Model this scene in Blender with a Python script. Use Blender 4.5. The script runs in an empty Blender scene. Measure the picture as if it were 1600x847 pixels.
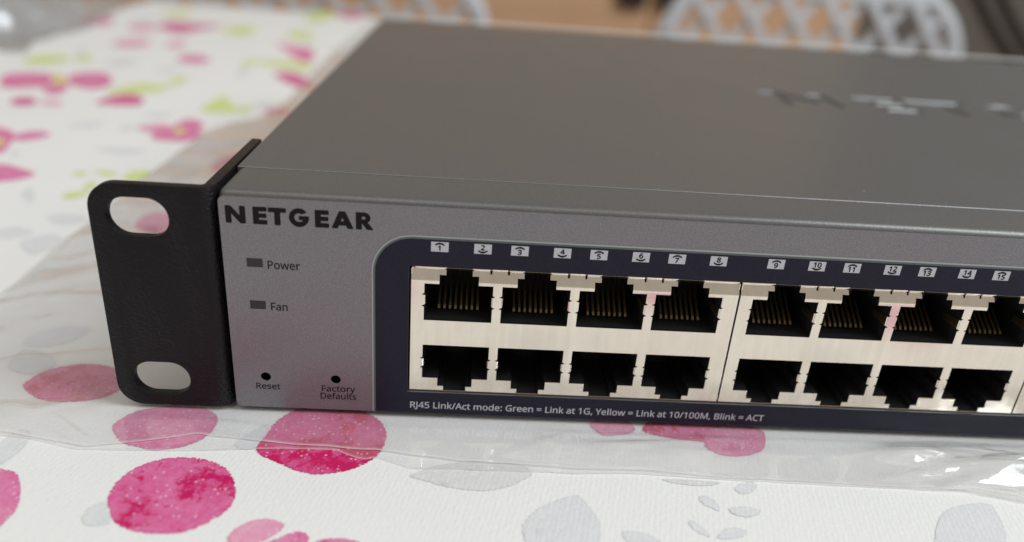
import bpy, bmesh, math, random
from mathutils import Matrix, Vector, noise
random.seed(7)
SC = bpy.context.scene
COL = SC.collection
S = 0.001                                    # everything below is written in millimetres

# ------------------------------------------------------------------ camera
cam_d = bpy.data.cameras.new("camera"); cam = bpy.data.objects.new("camera", cam_d); COL.objects.link(cam)
RT = (0.99698973, -0.03316628, 0.0700819); DN = (0.04976306, -0.41942438, -0.9064253); FW = (0.05945682, 0.90718421, -0.41651134)
CP = (7.3268, -123.2618, 87.6066)
cam.matrix_world = Matrix(((RT[0], -DN[0], -FW[0], CP[0]*S), (RT[1], -DN[1], -FW[1], CP[1]*S), (RT[2], -DN[2], -FW[2], CP[2]*S), (0, 0, 0, 1)))
cam_d.sensor_width = 36.0; cam_d.lens = 1195.3/1600*36
cam_d.clip_start = 0.005; cam_d.clip_end = 50
cam_d.dof.use_dof = True; cam_d.dof.focus_distance = 0.139; cam_d.dof.aperture_fstop = 7.4
SC.camera = cam
# ------------------------------------------------------------------ world and lamps (indoor daylight)
W = bpy.data.worlds.new("World"); SC.world = W; W.use_nodes = True
bg = W.node_tree.nodes["Background"]; bg.inputs[0].default_value = (1.0, 0.925, 0.82, 1); bg.inputs[1].default_value = 0.385
def area(name, loc, target, sx, sy, power, colr):
    d = bpy.data.lights.new(name, 'AREA'); d.shape = 'RECTANGLE'; d.size = sx; d.size_y = sy; d.energy = power; d.color = colr
    o = bpy.data.objects.new(name, d); COL.objects.link(o); o.location = loc
    o.rotation_euler = (Vector(target)-Vector(loc)).to_track_quat('-Z', 'Y').to_euler(); return o
area("window_light", (1.35, -0.30, 1.45), (0.1, 0.05, 0.0), 0.85, 1.4, 33.5, (0.88, 0.96, 1.0))
area("overhead_fill", (-0.5, -0.7, 1.9), (0.0, 0.1, 0.0), 1.4, 1.0, 6.3, (1.0, 0.97, 0.93))  # soft fill added overhead to brighten the table, not a lamp of the room
SC.view_settings.view_transform = 'Standard'; SC.view_settings.look = 'None'; SC.view_settings.exposure = 0; SC.view_settings.gamma = 1
SC.render.engine = 'CYCLES'; SC.cycles.use_denoising = True; SC.cycles.transparent_max_bounces = 16; SC.cycles.max_bounces = 10

# ------------------------------------------------------------------ helpers
def empty(name, loc=(0, 0, 0)):
    o = bpy.data.objects.new(name, None); COL.objects.link(o); o.location = [c*S for c in loc]; o.empty_display_size = .01; return o
def tag(o, label=None, cat=None, group=None, kind=None):
    for k, v in (("label", label), ("category", cat), ("group", group), ("kind", kind)):
        if v: o[k] = v
    return o
def link(name, me, mat, parent=None, smooth=None):
    if mat is not None and not me.materials: me.materials.append(mat)
    o = bpy.data.objects.new(name, me); COL.objects.link(o); o.parent = parent
    if parent is not None:
        p = Vector((0, 0, 0)); q = parent
        while q is not None: p += q.location; q = q.parent
        o.location = -p
    if smooth is not None:
        for f in me.polygons: f.use_smooth = True
        if smooth < 180 and hasattr(me, "set_sharp_from_angle"): me.set_sharp_from_angle(angle=math.radians(smooth))
    return o
def mesh(name, V, F):
    me = bpy.data.meshes.new(name); me.from_pydata([(a*S, b*S, c*S) for a, b, c in V], [], F); me.update(); return me
def evaluated(o):
    bpy.context.view_layer.update(); dg = bpy.context.evaluated_depsgraph_get()
    return bpy.data.meshes.new_from_object(o.evaluated_get(dg))
def fill(loops, ext=0.0, bev=0.0, bres=1, front=0.0, plane='F', bold=0.0):
    """flat outline loops (mm) filled and extruded. plane F: outline in x,z facing -y with its front at y=front; T: outline in x,y, top at z=front"""
    cu = bpy.data.curves.new("outline", 'CURVE'); cu.dimensions = '2D'; cu.fill_mode = 'BOTH'
    for L in loops:
        sp = cu.splines.new('POLY'); sp.points.add(len(L)-1); sp.use_cyclic_u = True
        for p, (x, y) in zip(sp.points, L): p.co = (x, y, 0, 1)
    cu.extrude = max(ext/2-bev, 0); cu.bevel_depth = bev; cu.bevel_resolution = bres; cu.offset = bold-bev
    o = bpy.data.objects.new("outline", cu); COL.objects.link(o); me = evaluated(o)
    bpy.data.objects.remove(o); bpy.data.curves.remove(cu)
    for v in me.vertices:
        x, y, z = v.co
        v.co = (x*S, (front+ext/2-z)*S, y*S) if plane == 'F' else (x*S, y*S, (front-ext/2+z)*S)
    me.update(); me.materials.clear(); return me
def box_bm(bm, x0, x1, y0, y1, z0, z1):
    v = [bm.verts.new((x*S, y*S, z*S)) for x in (x0, x1) for y in (y0, y1) for z in (z0, z1)]
    for f in ((0, 1, 3, 2), (4, 6, 7, 5), (0, 4, 5, 1), (2, 3, 7, 6), (0, 2, 6, 4), (1, 5, 7, 3)): bm.faces.new([v[i] for i in f])
def box(name, x0, x1, y0, y1, z0, z1, bev=0, seg=3):
    bm = bmesh.new(); box_bm(bm, x0, x1, y0, y1, z0, z1)
    if bev: bmesh.ops.bevel(bm, geom=bm.edges[:], offset=bev*S, segments=seg, affect='EDGES', profile=.5)
    bmesh.ops.recalc_face_normals(bm, faces=bm.faces[:]); me = bpy.data.meshes.new(name); bm.to_mesh(me); bm.free(); return me
def boolean(me, cutters, op='DIFFERENCE', bevel=0, bseg=2):
    o = bpy.data.objects.new("work", me); COL.objects.link(o); tmp = []
    for c in cutters:
        k = bpy.data.objects.new("cut", c); COL.objects.link(k); tmp.append(k)
        m = o.modifiers.new("b", 'BOOLEAN'); m.object = k; m.operation = op; m.solver = 'EXACT'
    if bevel:
        m = o.modifiers.new("v", 'BEVEL'); m.width = bevel*S; m.segments = bseg; m.limit_method = 'ANGLE'; m.angle_limit = math.radians(50)
    r = evaluated(o); bpy.data.objects.remove(o)
    for k in tmp: bpy.data.objects.remove(k)
    return r
def tube(name, pts, r, n=10, closed=False):
    P = [Vector(p) for p in pts]; V = []; F = []; N = len(P); up = Vector((0, 0, 1))
    for i, p in enumerate(P):
        a = P[(i-1) % N] if closed or i else P[0]; b = P[(i+1) % N] if closed or i < N-1 else P[-1]
        t = (b-a).normalized(); s = t.cross(up)
        if s.length < 1e-3: s = t.cross(Vector((0, 1, 0)))
        s.normalize(); w = s.cross(t)
        for k in range(n):
            an = 2*math.pi*k/n; V.append(p+(s*math.cos(an)+w*math.sin(an))*r)
    for i in range(N if closed else N-1):
        j = (i+1) % N
        for k in range(n): F.append((i*n+k, i*n+(k+1) % n, j*n+(k+1) % n, j*n+k))
    if not closed: F.append(tuple(range(n-1, -1, -1))); F.append(tuple((N-1)*n+k for k in range(n)))
    return mesh(name, V, F)
def smooth_loop(P, n=5):
    out = []; N = len(P)
    for i in range(N):
        a, b, c, d = (Vector(P[(i+k-1) % N]) for k in range(4))
        for j in range(n):
            t = j/n
            out.append(.5*((2*b)+(c-a)*t+(2*a-5*b+4*c-d)*t*t+(3*b-3*c+d-a)*t**3))
    return out
def rrect(x0, x1, z0, z1, r, n=6, corners=(1, 1, 1, 1)):
    L = []
    for (cx, cz, a0), on in zip(((x1-r, z1-r, 0), (x0+r, z1-r, 90), (x0+r, z0+r, 180), (x1-r, z0+r, 270)), corners):
        if on:
            L += [(cx+r*math.cos(math.radians(a0+90*k/n)), cz+r*math.sin(math.radians(a0+90*k/n))) for k in range(n+1)]
        else: L.append((x1 if a0 in (0, 270) else x0, z1 if a0 in (0, 90) else z0))
    return L
def shift(L, dx, dz): return [(x+dx, z+dz) for x, z in L]

# ------------------------------------------------------------------ materials
class NT:
    def __init__(s, name):
        s.m = bpy.data.materials.new(name); s.m.use_nodes = True; s.t = s.m.node_tree; s.n = s.t.nodes; s.n.clear()
        s.out = s.n.new("ShaderNodeOutputMaterial")
    def add(s, typ, ins=None, **kw):
        nd = s.n.new("ShaderNode"+typ)
        for k, v in kw.items(): setattr(nd, k, v)
        for k, v in (ins or {}).items():
            sk = nd.inputs[k]
            if hasattr(v, "is_output") : s.t.links.new(v, sk)
            else: sk.default_value = v
        return nd
    def math(s, op, a, b=0.0, c=0.0, clamp=False):
        return s.add("Math", {0: a, 1: b, 2: c}, operation=op, use_clamp=clamp).outputs[0]
    def coord(s): return s.add("TexCoord").outputs["Object"]
    def noise(s, scale, detail=3, rough=.55, vec=None, dist=0.0):
        return s.add("TexNoise", {"Vector": vec or s.coord(), "Scale": scale, "Detail": detail, "Roughness": rough, "Distortion": dist}).outputs["Fac"]
    def ramp(s, fac, stops, interp='LINEAR'):
        r = s.add("ValToRGB", {"Fac": fac}); r.color_ramp.interpolation = interp
        while len(r.color_ramp.elements) < len(stops): r.color_ramp.elements.new(.5)
        for e, (p, c) in zip(r.color_ramp.elements, stops):
            e.position = p; e.color = c if len(c) == 4 else (*c, 1)
        return r.outputs["Color"]
    def mix(s, f, a, b):
        m = s.add("Mix", data_type='RGBA')
        for i, v in ((0, f), (6, a), (7, b)):
            if hasattr(v, "is_output"): s.t.links.new(v, m.inputs[i])
            else: m.inputs[i].default_value = v if i == 0 else (*v[:3], 1)
        return m.outputs[2]
    def bump(s, h, dist, strength=1.0, nrm=None):
        d = {"Height": h, "Distance": dist, "Strength": strength}
        if nrm is not None: d["Normal"] = nrm
        return s.add("Bump", d).outputs[0]
    def bsdf(s, **kw):
        ins = {k.replace("_", " "): v for k, v in kw.items()}
        return s.add("BsdfPrincipled", ins).outputs[0]
    def done(s, sh): s.t.links.new(sh, s.out.inputs[0]); return s.m
def C4(r, g, b): return (r, g, b, 1)

def m_plain(name, c, rough=.5, metal=0.0, grain=0.0, gscale=2500, bump=0.0, spec=.5):
    t = NT(name); n = t.noise(gscale, 2)
    colr = t.ramp(n, [(.25, tuple(x*(1-grain) for x in c)), (.75, tuple(min(1, x*(1+grain)) for x in c))])
    kw = dict(Base_Color=colr, Roughness=rough, Metallic=metal, Specular_IOR_Level=spec)
    if bump: kw["Normal"] = t.bump(t.noise(gscale*.5, 2), bump*S)
    return t.done(t.bsdf(**kw))
def m_silver():
    t = NT("silver_panel_film")
    sp = t.noise(5200, 3, .75)
    base = t.ramp(sp, [(.28, (.148, .142, .156)), (.52, (.21, .202, .218)), (.66, (.29, .282, .298)), (.78, (.50, .49, .505))])
    cloud = t.noise(160, 3)
    rg = t.math('MULTIPLY_ADD', cloud, .08, .36)
    nb = t.bump(t.noise(4200, 2), .012*S)
    return t.done(t.bsdf(Base_Color=base, Metallic=.55, Roughness=rg, Normal=nb, Specular_IOR_Level=.5))
def m_paint(name, c, rough, metal):
    t = NT(name)
    n = t.noise(2600, 3, .6); big = t.noise(9, 3)
    base = t.ramp(n, [(.3, tuple(x*.86 for x in c)), (.6, c), (.8, tuple(x*1.3 for x in c))])
    # sparse dust specks
    v = t.add("TexVoronoi", {"Vector": t.coord(), "Scale": 210.0, "Randomness": 1.0})
    rnd = t.add("SeparateColor", {0: v.outputs["Color"]}).outputs[0]
    dust = t.math('MULTIPLY', t.math('LESS_THAN', v.outputs["Distance"], .05), t.math('GREATER_THAN', rnd, .84))
    base = t.mix(t.math('MULTIPLY', dust, .6), base, (.5, .48, .46))
    smear = t.noise(28, 5, .7, t.add("Mapping", {"Vector": t.coord(), "Scale": (1, .35, 1), "Rotation": (0, 0, .5)}).outputs[0], 1.2)
    rg = t.math('ADD', t.math('MULTIPLY_ADD', big, .16, rough-.12), t.math('MULTIPLY', smear, .16))
    rg = t.math('MAXIMUM', rg, t.math('MULTIPLY', dust, .8))
    return t.done(t.bsdf(Base_Color=base, Metallic=metal, Roughness=rg, Normal=t.bump(t.noise(1900, 3, .6), .03*S)))
def m_cage():
    t = NT("tin_plated_steel"); co = t.coord()
    mp = t.add("Mapping", {"Vector": co, "Scale": (1.0, 1.0, 6.0)}).outputs[0]
    n = t.noise(300, 4, .6, mp); sm = t.noise(120, 4, .6)
    base = t.ramp(sm, [(.3, (.84, .765, .66)), (.7, (.92, .85, .75))])
    scr = t.noise(1700, 3, .7, t.add("Mapping", {"Vector": co, "Scale": (1, 1, .12), "Rotation": (0, .7, 0)}).outputs[0])
    blot = t.noise(45, 5, .65)
    base = t.mix(t.ramp(blot, [(.45, (0, 0, 0)), (.75, (.5, .5, .5))]), base, (.70, .61, .52))
    base = t.mix(t.math('GREATER_THAN', scr, .735), base, (.58, .55, .5))
    st = t.noise(700, 4, .7, t.add("Mapping", {"Vector": co, "Scale": (1, 1, .06)}).outputs[0])
    base = t.mix(t.ramp(st, [(.35, (0, 0, 0)), (.75, (.55, .55, .55))]), base, (.72, .63, .53))
    rg = t.math('ADD', t.math('MULTIPLY_ADD', n, .12, .09), t.math('MULTIPLY', st, .09))
    return t.done(t.bsdf(Base_Color=base, Metallic=1.0, Roughness=rg, Normal=t.bump(t.noise(48, 1), .2*S)))
def m_ear():
    t = NT("black_powder_coat"); co = t.coord()
    n = t.noise(1500, 3, .6, t.add("Mapping", {"Vector": co, "Scale": (.9, 1, 1)}).outputs[0])
    v = t.add("TexVoronoi", {"Vector": co, "Scale": 420.0}); rnd = t.add("SeparateColor", {0: v.outputs["Color"]}).outputs[0]
    dust = t.math('MULTIPLY', t.math('LESS_THAN', v.outputs["Distance"], .07), t.math('GREATER_THAN', rnd, .965))
    base = t.mix(dust, (.009, .008, .0095), (.4, .38, .36))
    return t.done(t.bsdf(Base_Color=base, Roughness=.33, Specular_IOR_Level=.18, Normal=t.bump(n, .32*S)))
def weave(t):
    co = t.coord()
    mp = t.add("Mapping", {"Vector": co, "Rotation": (0, 0, .28), "Scale": (1, .85, 1)}).outputs[0]
    v = t.add("TexVoronoi", {"Vector": mp, "Scale": 1150.0, "Randomness": .38}, distance='EUCLIDEAN').outputs["Distance"]
    w = t.math('SUBTRACT', .8, v)
    return t.math('ADD', w, t.math('MULTIPLY', t.noise(2600, 2), .45))
def m_cloth():
    t = NT("white_tablecloth"); w = weave(t)
    base = t.mix(t.noise(35, 3), (.835, .828, .82), (.79, .784, .776))
    return t.done(t.bsdf(Base_Color=base, Roughness=.75, Normal=t.bump(w, .085*S), Sheen_Weight=.1))
def m_print(name, c1, c2, c3, blot=.5, speck=1.0, seed=0.0):
    """watercolour print: c1 wash, c2 dense ink, c3 pale; ragged halftone border from the vertex attribute 'edge'"""
    t = NT(name); w = weave(t); co = t.coord()
    off = t.add("Mapping", {"Vector": co, "Location": (seed, seed*.7, 0)}).outputs[0]
    big = t.noise(120, 5, .65, off, .4); mid = t.noise(480, 5, .7, off)
    wash = t.mix(t.ramp(mid, [(.35, (0, 0, 0)), (.68, (1, 1, 1))]), c1, c3)
    ink = t.math('ADD', t.math('MULTIPLY', big, .62), t.math('MULTIPLY', mid, .48))
    base = t.mix(t.ramp(ink, [(blot, (0, 0, 0)), (blot+.08, (1, 1, 1))]), wash, c2)
    dots = t.add("TexVoronoi", {"Vector": co, "Scale": 1150.0}); rnd = t.add("SeparateColor", {0: dots.outputs["Color"]}).outputs[0]
    sk = t.math('MULTIPLY', t.math('LESS_THAN', dots.outputs["Distance"], .27), t.math('GREATER_THAN', rnd, .68))
    base = t.mix(t.math('MULTIPLY', sk, .38*speck), base, (.85, .80, .80))
    e = t.add("Attribute", attribute_name="edge").outputs["Fac"]
    hal = t.math('ADD', t.math('MULTIPLY', e, 1.0), t.math('MULTIPLY', t.math('SUBTRACT', t.noise(2300, 2), .5), 1.2))
    a = t.math('GREATER_THAN', hal, .10)
    rim = t.ramp(e, [(.0, (1, 1, 1)), (.5, (0, 0, 0))])
    base = t.mix(t.math('MULTIPLY', rim, .35), base, c2)
    return t.done(t.bsdf(Base_Color=base, Roughness=.72, Normal=t.bump(w, .085*S), Alpha=a))
def m_film(name, milky, mcol, gloss=2.3, rough=.07, bscale=140, bdist=.5, cap=.38):
    t = NT(name)
    nb = t.bump(t.noise(bscale, 3, .5, None, .4), bdist*S)
    fc = t.add("LayerWeight", {"Blend": .5, "Normal": nb}).outputs["Facing"]
    fr = t.math('MULTIPLY_ADD', t.math('POWER', fc, 5.0), .96, .04)
    fr = t.math('MINIMUM', t.math('MULTIPLY', fr, gloss), cap)
    tr = t.add("BsdfTransparent", {"Color": C4(.985, .985, .99)}).outputs[0]
    df = t.add("MixShader", {0: .35, 1: t.add("BsdfDiffuse", {"Color": C4(*mcol)}).outputs[0], 2: t.add("BsdfTranslucent", {"Color": C4(*mcol)}).outputs[0]}).outputs[0]
    rim = t.add("Attribute", attribute_name="rim").outputs["Fac"]
    mk = t.math('ADD', t.math('MULTIPLY', t.noise(60, 3), milky*2), t.math('MULTIPLY', rim, .75), clamp=True)
    a = t.add("MixShader", {0: mk, 1: tr, 2: df}).outputs[0]
    gl = t.add("BsdfGlossy", {"Color": C4(1, 1, 1), "Roughness": rough, "Normal": nb}).outputs[0]
    return t.done(t.add("MixShader", {0: fr, 1: a, 2: gl}).outputs[0])
def m_wood():
    t = NT("oak_veneer"); mp = t.add("Mapping", {"Vector": t.coord(), "Scale": (1, 1, 12)}).outputs[0]
    n = t.noise(3, 5, .6, mp, .8)
    return t.done(t.bsdf(Base_Color=t.ramp(n, [(.3, (.60, .36, .21)), (.7, (.74, .48, .30))]), Roughness=.45))

MAT = dict(
    silver=m_silver(), top=m_paint("grey_metallic_paint", (.168, .165, .165), .37, .52), cage=m_cage(), ear=m_ear(), cloth=m_cloth(),
    navy=m_plain("navy_overlay", (.0135, .0125, .026), .38, 0, .3, 3500, .01, .18), rim_light=m_plain("overlay_border", (.33, .36, .35), .4, .2),
    rim_mid=m_plain("overlay_border_grey", (.09, .10, .105), .45), black=m_plain("black_plastic", (.014, .0145, .0155), .30, 0, .2, spec=.5),
    ink=m_plain("black_ink", (.008, .007, .008), .6, spec=.15), ink2=m_plain("dark_grey_ink", (.012, .010, .012), .6, spec=.15), ink_navy=m_plain("navy_ink", (.012, .011, .022), .6, spec=.15), led=m_plain("smoked_led_window", (.028, .026, .028), .35, spec=.3),
    white_ink=m_plain("light_grey_ink", (.50, .50, .55), .5, 0, .06), gold=m_plain("gold_contact", (.18, .13, .07), .5, 1.0, .1, 4000),
    copper=m_plain("copper_edge", (.70, .40, .12), .4, .8), hole=m_plain("dark_hole", (.002, .002, .002), .9, spec=0.0),
    p_d=m_print("berry_print", (.66, .085, .27), (.56, .0, .11), (.72, .21, .40), .555), p_e=m_print("dense_berry_print", (.62, .05, .22), (.56, .0, .10), (.70, .18, .38), .515, 1, 8.8), p_p=m_print("pink_petal_print", (.67, .14, .33), (.61, .05, .19), (.73, .29, .45), .62, 1, 3.1),
    p_l=m_print("pale_pink_print", (.74, .27, .43), (.68, .14, .30), (.78, .42, .53), .62, 1, 5.3), p_m=m_print("magenta_print", (.62, .10, .27), (.58, .05, .19), (.68, .22, .38), .60, .6, 1.7),
    p_g=m_print("lime_leaf_print", (.60, .68, .20), (.50, .58, .10), (.70, .75, .42), .62, .5, 2.2), p_s=m_print("grey_leaf_print", (.68, .68, .70), (.61, .61, .63), (.73, .73, .745), .62, 1.0, 4.4),
    p_w=m_print("pale_grey_print", (.66, .655, .64), (.58, .58, .56), (.72, .715, .70), .6, 1.0, 6.1), p_y=m_print("yellow_print", (.68, .55, .16), (.55, .40, .08), (.72, .65, .35), .6, .5, 7.7),
    film=m_film("clear_polythene", .10, (.90, .885, .865), 1.65, .035, 110, .15), film2=m_film("grey_polythene", .33, (.20, .21, .225), 3.0, .24, 40, 3.0, .8),
    chair=m_plain("white_painted_metal", (.60, .62, .66), .4), wood=m_wood(), wall=m_plain("taupe_wall", (.165, .145, .13), .85, 0, .05, 20), floor=m_plain("brown_floor", (.30, .17, .09), .5, 0, .1, 6),
    cable=m_plain("black_rubber", (.02, .019, .018), .5), leg=m_plain("beech_wood", (.45, .30, .17), .5, 0, .1, 60),
)
PRINTS=[('d',[(-48.1,-25.8),(-48.5,-21.6),(-46.6,-17.3),(-42.5,-14.8),(-37.1,-14.6),(-32.8,-16.3),(-30.2,-19.1),(-28.7,-22.6),(-28.5,-26.4),(-30.3,-29.3),(-33.0,-31.7),(-36.2,-32.6),(-40.1,-32.5),(-43.1,-31.6),(-45.4,-30.0),(-46.8,-27.9)]),
 ('s',[(-48.0,-25.9),(-47.0,-27.7),(-45.4,-30.3),(-46.7,-31.4),(-48.7,-31.3),(-50.0,-30.2),(-50.3,-28.4),(-49.7,-26.9)]),
 ('p',[(-70.2,-19.1),(-67.1,-19.2),(-64.6,-20.4),(-62.1,-24.2),(-60.6,-28.2),(-60.7,-30.9),(-61.7,-33.3),(-65.7,-30.5),(-70.0,-23.4)]),
 ('p',[(-55.2,-7.3),(-55.0,-4.3),(-52.9,-1.7),(-49.3,-0.1),(-45.2,0.9),(-40.7,-0.1),(-37.8,-2.7),(-37.3,-6.2),(-38.5,-9.6),(-41.6,-12.0),(-45.6,-13.1),(-48.9,-12.2),(-51.8,-11.2)]),
 ('s',[(-69.0,-8.6),(-67.6,-10.8),(-67.4,-14.8),(-68.4,-17.8),(-70.0,-19.5),(-71.8,-15.5),(-71.8,-11.5),(-71.2,-8.7)]),
 ('s',[(-32.5,-10.6),(-31.2,-7.7),(-29.1,-4.7),(-27.6,-5.2),(-27.3,-9.3),(-29.0,-11.6),(-31.1,-11.9)]),
 ('e',[(-28.3,-12.2),(-27.8,-7.5),(-26.8,-3.0),(-24.3,0.5),(-19.9,2.7),(-13.6,2.0),(-9.2,-0.3),(-6.7,-3.3),(-5.8,-6.7),(-6.2,-10.4),(-7.8,-13.7),(-10.8,-16.2),(-13.8,-17.4),(-16.7,-17.9),(-19.6,-17.3),(-23.3,-15.4)]),
 ('l',[(-27.0,-32.2),(-25.9,-30.3),(-23.8,-28.9),(-21.4,-28.7),(-19.8,-29.2),(-19.1,-30.1),(-19.7,-31.7),(-21.2,-33.3),(-22.8,-34.5),(-25.0,-35.2),(-26.8,-34.0)]),
 ('p',[(-21.8,-34.7),(-18.6,-32.0),(-16.6,-31.1),(-15.3,-31.6),(-14.7,-33.1),(-15.6,-34.8),(-17.6,-36.2),(-20.0,-36.3)]),
 ('p',[(-13.9,-33.5),(-11.5,-32.4),(-8.9,-32.5),(-6.6,-33.4),(-6.8,-35.4),(-9.4,-37.1),(-12.4,-36.2)]),
 ('w',[(-0.7,-17.2),(4.7,-14.1),(12.6,-12.6),(18.9,-13.5),(20.8,-15.6),(19.3,-17.4),(15.9,-19.6),(11.5,-20.7),(6.0,-20.0),(2.1,-18.6)]),
 ('s',[(18.6,-32.1),(18.5,-28.3),(20.8,-24.9),(24.0,-22.5),(28.0,-20.9),(29.0,-21.8),(30.7,-25.2),(31.3,-28.5),(30.6,-31.6),(29.0,-34.1),(23.9,-35.6),(19.7,-34.8)]),
 ('s',[(34.4,-29.3),(36.3,-28.9),(38.8,-29.6),(40.5,-31.1),(41.3,-33.7),(38.6,-34.4),(35.8,-33.2),(34.8,-31.5)]),
 ('s',[(56.4,-18.1),(57.9,-16.6),(59.9,-15.9),(61.2,-16.4),(59.9,-18.4),(57.6,-19.4)]),
 ('s',[(49.5,-20.3),(51.1,-20.0),(52.4,-21.6),(52.3,-23.7),(51.1,-23.2),(49.7,-22.1)]),
 ('s',[(53.8,-23.4),(55.5,-22.5),(57.8,-22.4),(59.6,-23.6),(57.8,-24.8),(55.3,-24.9)]),
 ('s',[(46.0,-26.3),(47.5,-26.4),(48.6,-28.2),(49.1,-29.9),(47.5,-29.3),(46.3,-27.9)]),
 ('s',[(49.9,-30.1),(51.6,-28.1),(53.4,-27.4),(55.8,-28.2),(54.3,-29.7),(52.1,-30.2)]),
 ('w',[(43.8,-16.0),(48.7,-15.9),(54.5,-16.3),(52.7,-17.2),(49.8,-17.5),(45.6,-16.9)]),
 ('l',[(32.8,-0.3),(35.6,2.0),(39.9,2.3),(41.8,-1.3),(40.6,-2.9),(37.9,-3.8),(35.1,-4.0),(33.5,-2.3)]),
 ('d',[(43.0,-1.7),(46.0,2.2),(53.7,4.3),(60.5,2.5),(61.1,-3.2),(57.8,-4.6),(51.5,-4.5),(46.1,-3.5)]),
 ('p',[(54.3,-6.0),(56.3,-0.9),(62.9,1.6),(67.5,-0.2),(67.1,-3.8),(65.2,-6.9),(61.9,-8.5),(58.1,-8.9),(55.6,-7.9)]),
 ('s',[(89.5,-25.4),(92.7,-22.1),(97.1,-20.1),(102.2,-19.5),(102.6,-21.7),(101.3,-26.0),(99.7,-28.9),(96.6,-32.0),(90.4,-33.2),(86.4,-31.3),(87.5,-28.4)]),
 ('p',[(-222.5,259.6),(-228.6,276.3),(-221.3,283.2),(-210.6,282.5),(-202.9,270.2),(-198.7,255.7),(-205.9,249.6),(-214.9,248.6)]),
 ('p',[(-199.7,279.8),(-198.0,291.4),(-187.2,293.0),(-177.8,278.6),(-172.9,261.9),(-178.0,254.6),(-190.6,262.2)]),
 ('p',[(-197.3,248.5),(-197.1,260.0),(-191.2,261.9),(-186.1,246.5),(-188.8,240.3)]),
 ('y',[(-208.1,279.1),(-205.3,283.1),(-196.6,272.4),(-193.9,261.1),(-198.6,261.5)]),
 ('m',[(-198.5,223.8),(-198.8,232.1),(-192.6,232.2),(-186.9,223.9),(-187.6,217.3),(-193.0,217.4)]),
 ('l',[(-186.3,224.1),(-184.8,229.4),(-177.9,228.1),(-176.3,222.1),(-181.2,220.7)]),
 ('m',[(-164.8,230.2),(-163.1,244.4),(-155.9,250.2),(-147.5,242.0),(-145.8,230.7),(-154.7,228.2)]),
 ('m',[(-227.4,468.6),(-223.5,489.6),(-210.7,486.9),(-185.6,486.3),(-194.7,463.4),(-201.2,443.1),(-215.7,452.6)]),
 ('l',[(-242.1,451.8),(-238.3,467.3),(-225.9,464.8),(-222.2,449.2),(-230.9,440.5)]),
 ('p',[(-281.2,466.9),(-280.9,491.7),(-266.3,485.0),(-257.4,461.5),(-267.4,451.5)]),
 ('l',[(-220.7,378.5),(-223.0,398.1),(-208.4,404.9),(-202.9,383.1),(-212.2,372.4)]),
 ('l',[(-194.2,397.2),(-187.6,407.3),(-180.4,389.6),(-189.1,385.9)]),
 ('p',[(-169.5,345.1),(-166.5,360.7),(-152.2,351.9),(-151.6,338.2),(-162.1,336.9)]),
 ('g',[(-237.6,308.0),(-242.4,327.1),(-235.3,335.6),(-223.7,331.9),(-220.2,317.2),(-226.0,304.9)]),
 ('g',[(-220.8,327.6),(-220.6,340.4),(-212.2,333.7),(-209.2,325.2),(-213.5,321.4)]),
 ('g',[(-168.5,250.1),(-166.8,263.9),(-160.1,274.1),(-147.5,270.0),(-146.4,258.7),(-157.9,249.6)]),
 ('g',[(-148.2,269.8),(-150.6,292.1),(-146.1,295.9),(-143.6,281.5)]),
 ('g',[(-116.9,227.4),(-117.8,243.7),(-115.1,256.9),(-107.2,243.2),(-97.6,232.6),(-105.6,225.7)]),
 ('g',[(-248.3,527.2),(-243.8,553.1),(-229.7,550.0),(-228.5,528.0)]),
 ('g',[(-180.6,466.2),(-176.3,491.2),(-160.6,485.5),(-159.2,455.6),(-170.2,454.4)]),
 ('g',[(-130.4,338.2),(-131.2,354.4),(-125.0,359.7),(-125.4,340.0)]),
 ('s',[(-202.5,324.0),(-197.4,336.9),(-189.0,338.5),(-185.8,317.5),(-189.9,310.9)]),
 ('s',[(-167.8,306.8),(-164.2,317.9),(-156.2,317.4),(-158.0,308.0)]),
 ('s',[(-156.7,188.2),(-153.2,194.4),(-145.9,196.8),(-147.7,187.8)]),
 ('s',[(-136.9,189.2),(-135.4,194.8),(-130.4,192.1),(-132.0,186.5)]),
 ('s',[(-136.8,211.3),(-132.7,218.4),(-125.6,218.2),(-128.3,210.6)]),
 ('s',[(-125.1,310.0),(-126.9,329.0),(-121.6,325.9),(-119.1,307.4)]),
 ('s',[(-248.5,475.7),(-245.7,491.9),(-234.8,488.2),(-237.9,472.1)]),
 ('s',[(-226.3,345.0),(-229.9,358.5),(-222.9,349.4),(-220.7,338.7)]),
 ('l',[(-131.0,191.9),(-124.5,200.2),(-117.4,195.2),(-122.4,186.2)]),
 ('p',[(-118.3,197.7),(-116.2,210.8),(-107.9,204.4),(-106.7,192.5),(-112.8,189.8)]),
 ('p',[(-120.4,179.5),(-113.0,176.3),(-105.0,178.1),(-103.6,190.9),(-112.4,194.0),(-121.3,191.9)]),
 ('y',[(-116.1,192.6),(-115.1,196.1),(-111.4,193.0),(-110.7,185.4),(-113.1,186.1)]),
 ('p',[(-185.1,179.0),(-174.8,179.0),(-168.0,170.8),(-161.9,154.3),(-161.3,149.2),(-168.8,150.7)]),
 ('p',[(-168.5,169.6),(-167.1,177.1),(-162.1,179.0),(-156.8,175.9),(-158.4,169.5),(-163.3,165.4)]),
 ('y',[(-172.0,165.3),(-170.5,166.8),(-166.7,161.9),(-165.8,157.7),(-168.1,158.3)]),
 ('p',[(-160.2,132.9),(-154.5,136.8),(-148.8,135.1),(-138.7,128.9),(-140.0,122.6),(-144.8,119.2),(-151.5,118.8)]),
 ('g',[(-122.1,133.8),(-120.1,136.6),(-113.5,133.7),(-115.4,130.6)]),
 ('g',[(-109.9,129.0),(-110.7,136.0),(-105.5,139.4),(-102.9,128.5),(-105.9,125.7)]),
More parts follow.
